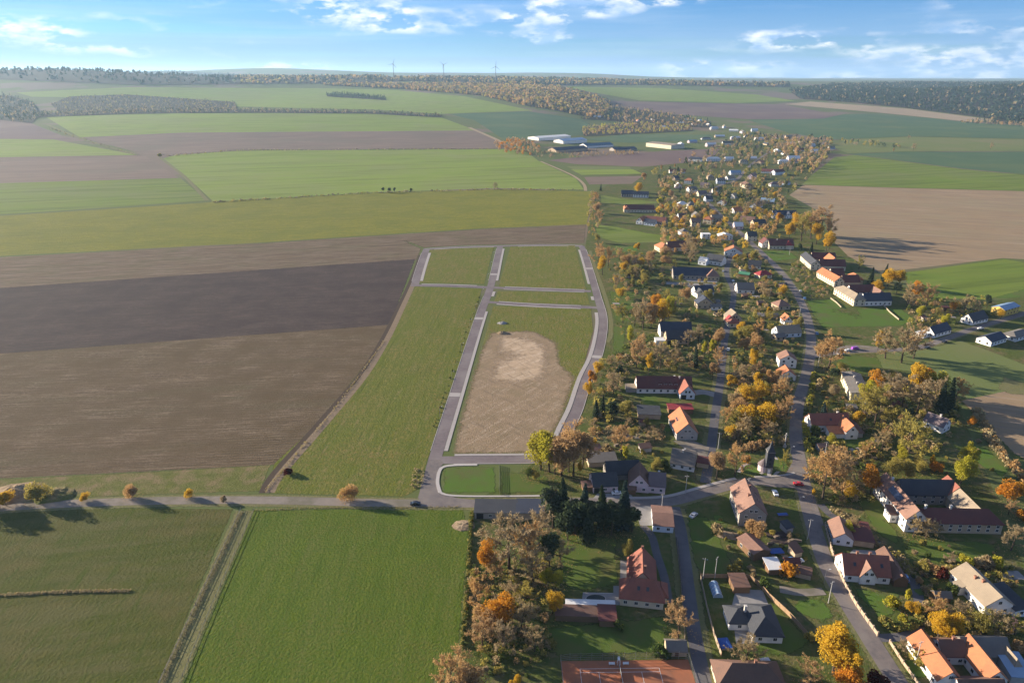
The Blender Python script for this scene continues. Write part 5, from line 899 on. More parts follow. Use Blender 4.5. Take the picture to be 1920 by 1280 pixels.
# ------------------------------------------------------------------ masses of far trees and rough growth
def mass(name, px, n, mats, h0, h1, label, conif=0.0, quads=16, rr=.30, kind='stuff', poly=None, q=.32):
    P = poly or ground_poly(px); x0, x1 = min(p[0] for p in P), max(p[0] for p in P); y0, y1 = min(p[1] for p in P), max(p[1] for p in P)
    pts = []
    tries = 0
    while len(pts) < n and tries < n*40:
        tries += 1; x, y = random.uniform(x0, x1), random.uniform(y0, y1)
        if inpoly(x, y, P) and (poly or y > 1500 or free(x, y, 1)): pts.append((x, y, HT(x, y)))
    if name in ('forest', 'woodland', 'plantation', 'copse', 'hedgerow') and not poly: sheet('forest_floor', P, 4, 'forest_floor')
    A = np.array(pts); n = len(A); h = rng.uniform(h0, h1, n); r = h*rr*rng.uniform(.8, 1.25, n); con = rng.uniform(0, 1, n) < conif
    d = rng.normal(size=(n, quads, 3)); d /= np.linalg.norm(d, axis=2)[..., None]; d *= rng.uniform(.45, 1, (n, quads, 1))
    C = np.empty((n, quads, 3)); C[..., 0] = A[:, None, 0]+d[..., 0]*r[:, None]; C[..., 1] = A[:, None, 1]+d[..., 1]*r[:, None]; C[..., 2] = A[:, None, 2]+h[:, None]*(.56+.42*d[..., 2])
    t = (np.arange(quads)+.5)/quads
    cz = A[:, None, 2]+h[:, None]*(.1+.9*t)[None]; cr = (h*.22)[:, None]*(1.05-t)[None]; a = rng.uniform(0, 6.28, (n, quads))
    CC = np.stack([A[:, None, 0]+cr*np.cos(a), A[:, None, 1]+cr*np.sin(a), cz], 2)
    C = np.where(con[:, None, None], CC, C)
    sz = np.repeat((r*q*2), quads)
    V = leaf_quads(C.reshape(-1, 3), 1.0); V = (V.reshape(-1, 4, 3)-C.reshape(-1, 1, 3))*sz[:, None, None]+C.reshape(-1, 1, 3)
    me = np_mesh(name, V.reshape(-1, 3), 4)
    for m in mats: me.materials.append(MATS[m])
    k = rng.integers(0, len(mats), n); ci = [i for i, m in enumerate(mats) if m in ('leaf_dark', 'leaf_spruce')]
    if ci: k = np.where(con, rng.choice(ci, n), k)
    me.polygons.foreach_set('material_index', np.repeat(k, quads).astype(np.int32))
    o = link(name, me); tag(o, label, 'trees', kind=kind); return o
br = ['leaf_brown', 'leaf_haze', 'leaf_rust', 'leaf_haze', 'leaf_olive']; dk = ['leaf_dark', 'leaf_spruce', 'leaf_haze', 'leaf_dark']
mass('forest', [(1480,172),(1560,160),(1700,157),(2050,155),(2050,240),(1900,232),(1850,222),(1700,203),(1600,193),(1500,186)], 11000, dk+['leaf_brown'], 14, 24, 'dark forest covering the hill at the far right', .7, 12, .36, q=.5)
mass('forest', [(-100,128),(150,128),(300,133),(440,140),(440,158),(250,160),(0,150),(-100,150)], 6500, dk+['leaf_haze'], 14, 24, 'dark forest band along the skyline at upper left', .5, 12, .42, q=.6)
mass('forest', [(440,141),(600,143),(760,146),(960,146),(1200,152),(1480,158),(1480,164),(1200,160),(1000,160),(900,156),(760,152),(600,158),(440,158)], 6000, br+['leaf_dark'], 12, 22, 'brown woods along the central skyline', .25, 12, .45, q=.6)
mass('woodland', [(600,160),(760,158),(930,160),(1050,165),(1100,178),(1140,192),(1150,212),(1110,222),(1040,208),(990,200),(900,180),(760,168)], 4500, br, 10, 20, 'autumn brown wooded valley below the wind turbines', .1, 14, .42, q=.5)
mass('woodland', [(1140,200),(1240,212),(1330,228),(1330,240),(1240,236),(1150,228),(1090,224)], 420, br+['leaf_dark','leaf_rust'], 9, 18, 'brown trees among the far hamlet houses', .15, 18)
mass('woodland', [(1090,240),(1180,232),(1290,236),(1300,246),(1180,252),(1095,256)], 420, ['leaf_brown','leaf_olive','leaf_rust','leaf_yellow'], 7, 13, 'pale brown tree plantation behind the farm complex', 0, 18)
mass('plantation', [(95,196),(130,182),(235,178),(440,192),(445,206),(240,208),(110,210)], 1500, ['leaf_olive','leaf_brown','leaf_haze','leaf_dark'], 5, 11, 'young tree plantation on the far left slope', .2, 12)
mass('hedgerow', [(60,213),(240,208),(440,206),(700,210),(830,217),(825,221),(690,214),(440,212),(240,214),(70,221)], 1100, ['leaf_dark','leaf_haze','leaf_brown'], 7, 14, 'dark hedgerow below the young plantation', .2, 12)
mass('copse', [(612,178),(650,177),(722,184),(724,189),(660,185),(614,182)], 260, ['leaf_dark'], 12, 18, 'dark narrow copse in the upper left green fields', .7, 14)
mass('woodland', [(-60,178),(20,180),(60,192),(75,215),(60,232),(0,226),(-60,222)], 700, ['leaf_dark','leaf_haze','leaf_brown'], 10, 18, 'dark woodland at the far left edge', .4, 12)
mass('tree_row', [(925,272),(960,264),(1000,268),(1015,284),(1000,294),(940,288)], 110, ['leaf_rust','leaf_orange','leaf_brown'], 8, 14, 'rusty tree clump left of the farm complex', 0, 40)
mass('tree_row', [(1000,285),(1080,288),(1180,284),(1200,290),(1080,297),(1010,297)], 90, ['leaf_brown','leaf_haze','leaf_rust'], 5, 9, 'low trees in front of the farm complex', 0, 30)
mass('tree_row', [(1830,227),(1960,236),(1960,242),(1800,232)], 160, ['leaf_rust','leaf_brown','leaf_dark'], 9, 16, 'tree row at the foot of the forest hill', .2, 14)
mass('tree_row', [(1575,262),(1640,268),(1700,278),(1700,282),(1640,276),(1575,270)], 40, ['leaf_brown','leaf_dark','leaf_olive'], 7, 12, 'short tree row in the far right fields', .2, 30)
mass('village_trees', [(1230,380),(1310,400),(1390,400),(1470,400),(1480,440),(1400,470),(1240,460)], 140, ['leaf_brown','leaf_rust','leaf_olive','leaf_rust','leaf_gold'], 5, 11, 'autumn trees between the middle village houses', .05, 90, .34, q=.2)
mass('village_trees', [(1205,335),(1310,290),(1400,252),(1560,262),(1555,290),(1520,335),(1480,372),(1470,400),(1390,400),(1310,400),(1235,380)], 620, ['leaf_brown','leaf_brown','leaf_olive','leaf_haze','leaf_rust','leaf_dark','leaf_olive'], 6, 14, 'autumn trees filling the gardens of the far village', .1, 40)
mass('village_trees', [(1420,262),(1560,268),(1550,300),(1510,340),(1480,330),(1470,290)], 120, ['leaf_rust','leaf_brown','leaf_rust','leaf_olive'], 9, 16, 'rusty trees at the right rim of the far village', .0, 44)
mass('hedge', [(1105,362),(1122,362),(1126,420),(1112,452),(1100,440)], 60, ['leaf_rust','leaf_olive','leaf_brown'], 3, 8, 'rusty hedge at the end of the cover crop field', 0, 40)
for px, n, lb in [([(305,291),(450,281),(962,278),(962,280),(450,284),(310,294)], 240, 'weedy strip under the long brown far field'), ([(395,378),(700,361),(930,354),(1090,356),(1090,358),(930,356),(700,363),(398,381)], 260, 'weedy strip above the cover crop field'), ([(90,236),(150,258),(258,291),(262,293),(150,262),(86,240)], 120, 'scrub along the far left track')]:
    mass('weed_strip', px, n, ['leaf_olive','leaf_haze','reed'], 1.0, 2.6, lb, 0, 10, .9)
vil = ['leaf_brown','leaf_rust','leaf_olive','leaf_brown','leaf_green','leaf_olive']
for px, n, h0, h1, lb in [([(1150,470),(1235,480),(1250,500),(1350,530),(1355,640),(1300,640),(1180,655),(1150,600)], 150, 1.5, 5.5, 'garden bushes between the new road and the narrow street'), ([(1375,470),(1440,490),(1500,550),(1512,645),(1480,700),(1370,700),(1375,560)], 150, 1.5, 5, 'garden bushes between the two village streets'),
    ([(1360,700),(1485,700),(1480,835),(1345,835)], 150, 2, 6, 'dense bushes of the overgrown middle garden'), ([(1230,370),(1460,350),(1480,400),(1420,460),(1300,470),(1230,450)], 260, 2, 7, 'garden bushes in the middle village'), ([(1110,690),(1190,650),(1340,650),(1345,700),(1200,700),(1180,800),(1110,800)], 110, 1.5, 6, 'bushes around the long dark-red farmhouse'),
    ([(1530,690),(1560,690),(1640,720),(1800,730),(1800,800),(1720,880),(1540,880)], 190, 1.5, 5, 'bushes below the tree belt right of the main road'), ([(1490,490),(1560,540),(1560,560),(1500,560),(1470,510)], 60, 1.2, 4, 'garden bushes below the cream farms'), ([(1560,900),(1650,890),(1650,940),(1560,950)], 40, 1.2, 3.5, 'bushes under the bare roadside trees'), ([(880,1060),(1030,1050),(1040,1240),(885,1250)], 130, 1, 3.5, 'undergrowth below the bare trees beside the pasture'), ([(1690,1050),(1790,1060),(1900,1060),(1920,1190),(1740,1200),(1720,1100)], 120, 1, 3, 'bushes around the tan-roofed diagonal farmhouse'), ([(1700,560),(1850,560),(1880,590),(1760,620),(1700,640)], 70, 1.5, 5, 'bushes behind the branch road houses')]:
    mass('garden_bushes', px, int(n*1.5), vil, h0, h1, lb, 0, 60, .42, q=.22)
def ribbon(name, P, w, n, mats, h0, h1, label, quads=10, rr=.6):
    a = offset(P, -w/2); b = offset(P, w/2); mass(name, None, n, mats, h0, h1, label, 0, quads, rr, poly=a+b[::-1])
ribbon('tall_grass', gpath([(452,960),(420,1030),(372,1130),(325,1230),(285,1320)]), 1.8, 1500, ['reed'], .25, .7, 'tall dry grass along the pasture fence', 6, .5)
ribbon('tall_grass', gpath([(-20,1117),(60,1113),(150,1109),(245,1108)]), 1.3, 700, ['reed','reed','leaf_brown'], .3, .8, 'ragged strip of dry weeds across the left pasture', 8)
ribbon('tall_grass', gpath([(478,957),(600,952),(760,952),(868,950)]), 1.6, 700, ['reed','leaf_olive'], .2, .5, 'rough grass between gravel road and green pasture', 8)
ribbon('hedge', gpath([(884,960),(882,1000),(876,1100),(866,1215)]), 1.0, 500, ['leaf_green','leaf_olive'], .9, 1.4, 'clipped hedge at the right edge of the green pasture', 16, .5)
ribbon('hedge', gpath([(1655,1172),(1690,1180),(1720,1170),(1730,1140)]), 1.8, 160, ['leaf_green','leaf_olive'], 1.5, 2.3, 'dark clipped hedge around the lawn by the white house', 18, .5)
ribbon('hedge', gpath([(1525,700),(1520,750),(1510,800),(1518,850)]), 1.8, 170, ['leaf_green','leaf_olive','leaf_yellow'], 1.5, 3.0, 'green hedge along the right side of the main road', 18, .5)
ribbon('scrub', gpath([(1830,770),(1860,830),(1900,880),(1950,930)]), 5, 170, ['leaf_brown','reed','leaf_rust'], 1.5, 3.5, 'dry scrub along the edge of the right-hand ploughed field', 22, .5)
ribbon('scrub', gpath([(1600,985),(1640,1015),(1680,1045),(1710,1080)]), 3.5, 160, ['leaf_brown','reed','leaf_olive'], .8, 2.0, 'dry bank above the curving side lane', 16, .6)
ribbon('scrub', gpath([(1560,955),(1590,975),(1625,1000)]), 2, 60, ['leaf_brown','reed'], .8, 2, 'dry weeds beside the side lane mouth', 16, .6)
ribbon('scrub', gpath([(1108,815),(1170,812),(1245,815)]), 12, 200, ['reed','leaf_brown','leaf_rust'], .6, 1.8, 'dry weeds in the fenced garden left of the orange roof', 16, .6)
ribbon('scrub', gpath([(780,915),(786,880)]), 5, 60, ['reed','leaf_brown'], .5, 1.3, 'dry weeds left of the new junction', 14, .6)
ribbon('scrub', gpath([(495,925),(540,870),(640,750),(720,640)]), 1.2, 300, ['reed','leaf_olive','leaf_brown'], .4, 1.0, 'rough growth in the drainage ditch', 8, .6)

# fallen leaves under the autumn trees
LV = []
for x, y, h in TREES:
    if h > 4 and y < 420:
        k = int(26+h*5); a = rng.uniform(0, 6.28, k); d = h*.42*np.sqrt(rng.uniform(0, 1, k))*1.25
        LV.append(np.stack([x+d*np.cos(a), y+d*np.sin(a), np.full(k, .13)+rng.uniform(0, .04, k)], 1))
C = np.concatenate(LV); t = rng.uniform(0, 6.28, len(C)); u = np.stack([np.cos(t), np.sin(t), rng.normal(0, .12, len(C))], 1)*rng.uniform(.10, .28, (len(C), 1)); w = np.stack([-np.sin(t), np.cos(t), rng.normal(0, .12, len(C))], 1)*rng.uniform(.08, .22, (len(C), 1))
me = np_mesh('fallen_leaves', np.stack([C-u, C-w, C+u, C+w], 1).reshape(-1, 3), 4); me.materials.append(MATS['leaf_rust']); o = link('fallen_leaves', me); tag(o, 'fallen autumn leaves under the nearer village trees', 'leaves', kind='stuff')
# ------------------------------------------------------------------ cars, poles, fences, court, chapel, turbines
def car(px, py, ang, colr, label, L=4.3, van=False):
    g = GP(px, py); o = empty('van' if van else 'car', (g[0], g[1], .12), ang, label, 'van' if van else 'car'); W = .88; h = 1.9 if van else 1.42
    pr = [(-L/2, .32), (-L/2, .82), (-L/2+.25, .92), (-L*.30 if not van else -L/2+.3, .95 if not van else 1.0), (-L*.20 if not van else -L/2+.35, h-.05), (0, h), (L*.16 if not van else L*.28, h-.05), (L*.30 if not van else L*.40, .95), (L/2-.1, .80), (L/2, .55), (L/2, .32)]
    b = MB(); n = len(pr); b.v = [(x, -W*(1 if z < 1 else .86), z) for x, z in pr]+[(x, W*(1 if z < 1 else .86), z) for x, z in pr]
    b.f = [tuple(range(n))[::-1], tuple(range(n, 2*n))]+[(i, (i+1) % n, (i+1) % n+n, i+n) for i in range(n)]
    fixn(b.build('body', 'car_'+colr, o))
    w = MB(); w.box(-L*.2, L*.2, -W*.95, W*.95, .98, h-.14); w.build('side_windows', 'glass', o)
    for x0, x1, z0, z1 in ((L*.17, L*.31, h-.10, .97), (-L*.31, -L*.205, .99, h-.10)):
        q = MB(); q.quad((x0, -W*.74, z0+.03), (x0, W*.74, z0+.03), (x1, W*.8, z1+.03), (x1, -W*.8, z1+.03)); q.build('windscreen', 'glass', o)
    for x in (-L*.31, L*.31):
        for y in (-W+.05, W-.05):
            t = MB(); t.tube([(x, y-.11, .2), (x, y+.11, .2)], [.33, .33], 10); t.build('wheel', 'rubber', o)
    for y in (-.6, .6):
        MB().box(L/2-.03, L/2+.02, y-.17, y+.17, .60, .74).build('headlight', 'frame_white', o)
    return o
car(779, 946, .05, 'dark', 'dark car standing on the gravel road below the new junction'); car(1497, 909, -.15, 'red', 'red car at the road junction by the chapel'); anchor(1497, 909, 'the red car')
car(1453, 926, 1.5, 'white', 'white car parked on the lawn right of the tall stone-gabled house'); car(1156, 926, .1, 'white', 'white car parked before the slate-roofed garage house'); car(1300, 968, .8, 'silver', 'silver car parked at the head of the shaded lane')
car(1603, 655, .2, 'purple', 'purple vehicle parked on the gravel beside the golden tree', 5.2, True); car(1590, 658, .2, 'white', 'white car left of the purple vehicle'); car(1680, 1086, 1.3, 'white', 'white car parked right of the white house with central gable'); car(1697, 1086, 1.35, 'blue', 'blue car parked beside the curving side lane'); car(1483, 1052, .1, 'blue', 'blue and pale car beside the white-roofed shed'); car(1496, 1054, .3, 'white', 'white car right of the small orange bush')
car(1838, 617, .35, 'white', 'white car parked by the bright gable on the branch road'); car(1648, 640, .1, 'white', 'white van behind the golden tree on the gravel', 5.5, True)
for i, (P_, sd_) in enumerate([(main, 3.9), (second, -2.9), (main, -3.9), (branch, 3.3), (second, 2.9)]*4):
    q = offset(P_, sd_); k = random.randrange(4, len(q)-2); x, y = q[k]
    if y > 900 or y < 215 or abs(x) > 330: continue
    z = PXL(x, y, 0); c_ = random.choice(('white', 'silver', 'dark', 'blue', 'red', 'silver')); o = car(z[0], z[1], math.atan2(q[k+1][1]-q[k][1], q[k+1][0]-q[k][0]), c_, None); auto(o, f'parked {c_} car', f'parked {c_} cars', z[0], z[1], 'car', 'cars parked along the village streets')
# caravan-like trailer behind the orange farm
g = GP(1752, 1212); o = empty('trailer', (g[0], g[1], 0), 0.02, 'long white trailer parked behind the U-shaped orange roof', 'trailer')
MB().box(-4.2, 4.2, -1.1, 1.1, .7, 2.2).build('body', 'car_white', o); MB().box(-4.0, 4.0, -1.0, 1.0, 2.202, 2.4).build('roof', 'frame_white', o)
for x in (-1.2, 1.2):
    for y in (-1, 1): MB().tube([(x, y-.1, .4), (x, y+.1, .4)], [.4, .4], 10).build('wheel', 'rubber', o)
# utility poles
PM = MB().tube([(0, 0, -.2), (0, 0, 9)], [.16, .10], 8).mesh('post'); PM.materials.append(MATS['pole_concrete'])
PA = MB().box(-.9, .9, -.06, .06, 8.35, 8.47).mesh('crossarm'); PA.materials.append(MATS['metal_grey'])
PI = MB().lathe([(.05, 8.47), (.09, 8.55), (.05, 8.7)], 6).mesh('insulator'); PI.materials.append(MATS['frame_white'])
for px, py in [(1285,925),(1318,1085),(1340,1083),(1346,842),(1533,690),(1514,1010),(1553,1130),(1498,600),(1716,1245),(1443,560),(1545,860),(1400,930),(1480,478),(1620,770),(1240,960)]:
    g = GP(px, py); o = empty('utility_pole', (g[0], g[1], 0), random.uniform(-.5, .9)); put('post', PM, o, (0, 0, 0)); put('crossarm', PA, o, (0, 0, 0))
    for x in (-.75, 0, .75): put('insulator', PI, o, (x, 0, 0))
    auto(o, 'concrete utility pole', 'concrete utility poles', px, py, 'pole', 'utility poles')
LP = MB().tube([(0, 0, -.2), (0, 0, 6)], [.09, .06], 8).mesh('post'); LP.materials.append(MATS['metal_grey']); LA = MB().tube([(0, 0, 5.95), (1.1, 0, 6.2)], [.05, .04], 6).mesh('arm'); LA.materials.append(MATS['metal_grey']); LH = MB().box(.85, 1.5, -.12, .12, 6.14, 6.26).mesh('lamp_head'); LH.materials.append(MATS['frame_white'])
def lamps(P, d, step, desc, rot):
    acc = 0
    q = offset(P, d)
    for a, b in zip(q, q[1:]):
        acc += math.dist(a, b)
        if acc > step:
            acc = 0; z = PXL(b[0], b[1], 0)
            if free(b[0], b[1], -4.5) or True:
                o = empty('street_lamp', (b[0], b[1], 0), math.atan2(b[1]-a[1], b[0]-a[0])+rot); put('post', LP, o, (0, 0, 0)); put('arm', LA, o, (0, 0, 0)); put('lamp_head', LH, o, (0, 0, 0)); auto(o, desc, desc+'s', z[0], z[1], 'street lamp', 'street lamps')
lamps(cut(spine, GP(815, 850)[1], GP(935, 470)[1]), -4.2, 32, 'new street lamp', -1.57); lamps(cut(main, 150, 560), -4.2, 42, 'roadside street lamp', -1.57)
# fences and walls: every panel and post its own piece
def fence(P, post_h, pan_h, pw, post_m, pan_m, name, label, cat, pr=.09, pt=.05, step=2.5, z0=.1, gap=0.0, rails=0):
    Q = [P[0]]; acc = 0
    L = sum(math.dist(a, b) for a, b in zip(P, P[1:])); n = max(2, int(L/step)); 
    def at(s):
        for a, b in zip(P, P[1:]):
            d = math.dist(a, b)
            if s <= d+1e-6: return (a[0]+(b[0]-a[0])*s/d, a[1]+(b[1]-a[1])*s/d)
            s -= d
        return P[-1]
    pts = [at(L*i/n) for i in range(n+1)]; o = empty(name, (pts[0][0], pts[0][1], 0), 0, label, cat); ox, oy = pts[0]
    pm = MB().box(-pr, pr, -pr, pr, -.1, post_h).mesh('post'); pm.materials.append(MATS[post_m])
    um = MB()
    if rails:
        for r in range(rails): z = z0+(pan_h-z0)*(r+.5)/rails; um.box(0, 1, -pt/2, pt/2, z-.05, z+.05)
    else: um.box(0, 1, -pt/2, pt/2, z0, pan_h)
    um = um.mesh('panel'); um.materials.append(MATS[pan_m])
    for i, p in enumerate(pts):
        put('post', pm, o, (p[0]-ox, p[1]-oy, 0))
        if i < n:
            q = pts[i+1]; a = math.atan2(q[1]-p[1], q[0]-p[0]); d = math.dist(p, q)-2*pr-.01; put('rail' if rails else 'panel', um, o, (p[0]-ox+math.cos(a)*(pr+.005), p[1]-oy+math.sin(a)*(pr+.005), 0), a, (d, 1, 1))
    return o
gl = lambda *p: [GP(*q) for q in p]
fence(gpath([(1547,985),(1558,1030),(1578,1085),(1605,1135),(1645,1192)], 4), 1.9, 1.45, .3, 'stone_wall', 'stone_wall', 'garden_wall', 'pillared tan garden wall along the right side of the main road', 'wall', .22, .16, 2.6, 0)
fence(gl((1668,1205),(1690,1240),(1722,1285)), 1.5, 1.2, .3, 'stone_wall', 'stone_wall', 'garden_wall', 'short tan garden wall in front of the U-shaped orange roof', 'wall', .18, .14, 2.5, 0)
fence(gl((1313,1083),(1371,1083),(1402,1083),(1424,1098),(1440,1118),(1480,1155),(1519,1198)), 1.9, 1.8, .1, 'wood_fence', 'wood_fence', 'board_fence', 'tall tan board fence around the back of the bungalow yard', 'fence', .08, .05, 2.4, .02)
fence(gl((1313,1085),(1325,1140),(1338,1190),(1352,1230)), 1.8, 1.7, .1, 'wood_fence', 'stone_wall', 'board_fence', 'pale fence between the bungalow garden and the shaded lane', 'fence', .08, .06, 2.4, .02)
fence(gl((1268,1010),(1274,1060),(1279,1130),(1284,1200)), 1.6, 1.5, .1, 'metal_grey', 'wood_post', 'garden_fence', 'grey-brown fence along the left side of the shaded lane', 'fence', .05, .04, 2.5, .02)
fence(gl((1635,555),(1649,566),(1668,586),(1685,600)), 1.3, 1.1, .1, 'stone_wall', 'stone_wall', 'garden_wall', 'pale wall across the green below the navy-roofed white farm', 'wall', .12, .12, 4, 0)
fence(gl((1557,560),(1568,568),(1577,577)), 1.3, 1.1, .1, 'stone_wall', 'stone_wall', 'garden_wall', 'short pale wall left of the navy-roofed white farm', 'wall', .12, .12, 4, 0)
fence(gl((936,872),(937,927)), 1.5, 1.4, .1, 'metal_grey', 'metal_grey', 'wire_fence', 'pale wire fence beside the bright green corner plot', 'fence', .04, .03, 2.5, .05, rails=6)
fence(gl((452,955),(420,1025),(372,1125),(325,1225),(262,1360)), 1.3, 1.15, .1, 'wood_post', 'metal_grey', 'pasture_fence', 'wooden post and wire fence dividing the two pastures', 'fence', .07, .025, 4.5, .2, rails=3)
fence(gl((476,957),(448,1020),(404,1120),(362,1220),(305,1360)), 1.2, 1.05, .1, 'wood_post', 'metal_grey', 'pasture_fence', 'thin wire fence on the green pasture side of the grass strip', 'fence', .06, .02, 5.5, .2, rails=2)
fence(gl((1567,960),(1610,985),(1655,1020),(1692,1050)), 1.2, 1.0, .1, 'wood_post', 'wood_fence', 'rail_fence', 'wooden rail fence above the curving side lane', 'fence', .07, .04, 3, .2, rails=3)
# greenhouse and blue tarp
g = GP(1342, 1108); o = empty('greenhouse', (g[0], g[1], 0), ang_px((1347,1115),(1338,1090))-math.pi/2, 'arched pale blue greenhouse in the bungalow garden', 'greenhouse'); b = MB(); n = 9
for y in (-3.2, 3.2):
    for i in range(n): t = math.pi*i/(n-1); b.v.append((1.6*math.cos(t), y, 1.9*math.sin(t)))
b.f = [(i, i+1, i+1+n, i+n) for i in range(n-1)]+[tuple(range(n)), tuple(range(n, 2*n))]; fixn(b.build('shell', 'roof_bluemetal', o))
for y in (-3.2, -1.6, 0, 1.6, 3.2): MB().tube([(1.63*math.cos(math.pi*i/8), y, 1.93*math.sin(math.pi*i/8)) for i in range(9)], [.05]*9, 5).build('rib', 'frame_white', o)
for px, py, w, d, h, mt, nm, lb, ct in [(1358,1208,3.4,4.2,.7,'blue_tarp','swimming_pool','blue covered pool in the corner of the bungalow garden','pool'), (1455,1035,5,3,.7,'blue_tarp','tarpaulin_stack','blue tarpaulin stack right of the rusty yard shed','stack'), (1467,966,4,1.6,.7,'blue_tarp','tarpaulin_stack','blue covered pile in the shade right of the tall stone-gabled house','stack'), (1433,1242,3,1.6,1.2,'car_silver','water_tank','pale tank behind the house at the bottom edge','tank')]:
    g = GP(px, py); o = empty(nm, (g[0], g[1], 0), .1, lb, ct); MB().box(-w/2, w/2, -d/2, d/2, 0, h).build('side', 'wood_post' if 'stack' in nm else 'concrete', o)
    b = MB(); b.v = [(-w/2-.08,-d/2-.08,h+.004),(w/2+.08,-d/2-.08,h+.004),(w/2+.08,d/2+.08,h+.004),(-w/2-.08,d/2+.08,h+.004),(-w*.2,0,h+.25),(w*.2,0,h+.25)]; b.f = [(0,1,5,4),(1,2,5),(2,3,4,5),(3,0,4),(3,2,1,0)]; b.build('cover', mt, o)
# garden pool beside the villa
g = GP(1117, 1122); o = empty('garden_pool', (g[0], g[1], .1), .03, 'oval dark covered pool in the pale terrace by the villa', 'pool'); b = MB(); b.lathe([(1, 0), (1, .12), (.93, .16), (.93, .1)], 24); p = b.build('rim', 'kerb_stone', o); p.scale = (3.5, 2.0, 1); c = MB(); c.lathe([(.92, .02), (.92, .115), (.5, .125)], 24); p = c.build('cover', 'pool_cover', o); p.scale = (3.5, 2.0, 1)
# soil heaps and spoil mound
def heap(px, py, r, h, mat, label):
    g = GP(px, py); V = [(0, 0, h)]; n = 14; rings = 5
    for k in range(1, rings+1):
        for j in range(n): t = 2*math.pi*j/n; q = r*k/rings*random.uniform(.85, 1.12); V.append((q*1.3*math.cos(t), q*math.sin(t), max(-.1, h*(1-(k/rings)**1.4)*random.uniform(.75, 1.15)) if k < rings else -.15))
    Fc = [(0, 1+j, 1+(j+1) % n) for j in range(n)]
    for k in range(rings-1):
        for j in range(n): a = 1+k*n+j; b_ = 1+k*n+(j+1) % n; Fc.append((a, a+n, b_+n, b_))
    o = link('soil_heap', mesh('soil_heap', V, Fc), mat); o.location = (g[0], g[1], .05); tag(o, label, 'heap')
heap(942, 606, 3, 1.4, 'concrete', 'upper grey rubble heap in the building plot'); heap(942, 625, 3.4, 1.6, 'bare_soil', 'lower soil heap in the building plot'); heap(30, 925, 9, 3.2, 'bare_soil', 'long spoil mound beside the gravel road at far left'); heap(100, 928, 7, 2.2, 'verge', 'grassy mound behind the olive roadside tree'); heap(870, 985, 4, .8, 'bare_soil', 'low brown compost heap at the corner of the green pasture')
# tennis court
a, b_ = Vector(GP(1051, 1239)), Vector(GP(1290, 1236)); ex = (b_-a).normalized(); ey = Vector((-ex.y, ex.x)); rz = math.atan2(ex.y, ex.x); Wc = (b_-a).length; c0 = (a+b_)/2
loc = lambda x, y: (c0.x+ex.x*x+ey.x*y, c0.y+ex.y*x+ey.y*y)
sheet('tennis_court', [loc(-Wc/2, 0), loc(Wc/2, 0), loc(Wc/2, -20), loc(-Wc/2, -20)], 1, 'clay_court', zoff=.10)
nx = Vector(GP(1161, 1250)); cx = (nx-c0).dot(ex); yt = -3.0
lo = empty('court_lines', (c0.x, c0.y, .106), rz); lo['kind'] = 'structure'
HL = 11.885
for x0, x1, y0, y1 in [(-HL, HL, yt, yt-.09), (-HL, HL, yt-1.37, yt-1.46), (-HL, HL, yt-9.6, yt-9.69), (-HL, HL, yt-10.97, yt-11.06), (-6.4, 6.4, yt-5.45, yt-5.54)]: MB().box(cx+x0, cx+x1, y1, y0, 0, .008).build('line', 'line_white', lo)
for x, ya, yb in [(-HL, yt-.1, yt-10.96), (HL-.09, yt-.1, yt-10.96), (-6.4, yt-1.47, yt-9.59), (6.31, yt-1.47, yt-9.59)]: MB().box(cx+x, cx+x+.09, yb, ya, 0, .010).build('line', 'line_white', lo)
n = empty('tennis_net', (*loc(cx, yt-5.5), .1), rz, 'tennis net across the red clay court', 'net'); MB().box(-.01, .01, -6.4, 6.4, .05, .95).build('mesh', 'pool_cover', n); MB().box(-.03, .03, -6.4, 6.4, .95, 1.05).build('tape', 'frame_white', n)
for y in (-6.45, 6.45): MB().tube([(0, y, 0), (0, y, 1.1)], [.06, .06], 8).build('post', 'metal_grey', n)
u = empty('umpire_chair', (*loc(cx, yt+1.6), .1), rz, 'white umpire chair at the tennis net', 'chair')
for x in (-.45, .45):
    for y in (-.45, .45): MB().tube([(x, y, 0), (x*.6, y*.6, 1.8)], [.05, .05], 6).build('leg', 'frame_white', u)
MB().box(-.35, .35, -.35, .35, 1.8, 1.9).build('seat', 'frame_white', u); MB().box(-.35, .35, .3, .36, 1.905, 2.6).build('backrest', 'frame_white', u)
for s, w in ((-1, 'left'), (1, 'right')):
    be = empty('court_bench', (*loc(cx+s*2.1, yt+1.3), .1), rz, f'white bench {w} of the umpire chair', 'bench')
    MB().box(-.9, .9, -.22, .22, .42, .48).build('seat', 'frame_white', be); MB().box(-.9, .9, .2, .25, .5, .9).build('backrest', 'frame_white', be)
    for x in (-.75, .75): MB().box(x-.05, x+.05, -.2, .2, 0, .415).build('leg', 'metal_grey', be)
fence([loc(-Wc/2, -20), loc(-Wc/2, .3), loc(Wc/2, .3), loc(Wc/2, -20)], 3.0, 2.9, .1, 'metal_grey', 'metal_grey', 'court_fence', 'tall thin wire fence around the tennis court', 'fence', .035, .012, 3.2, .1, rails=4)
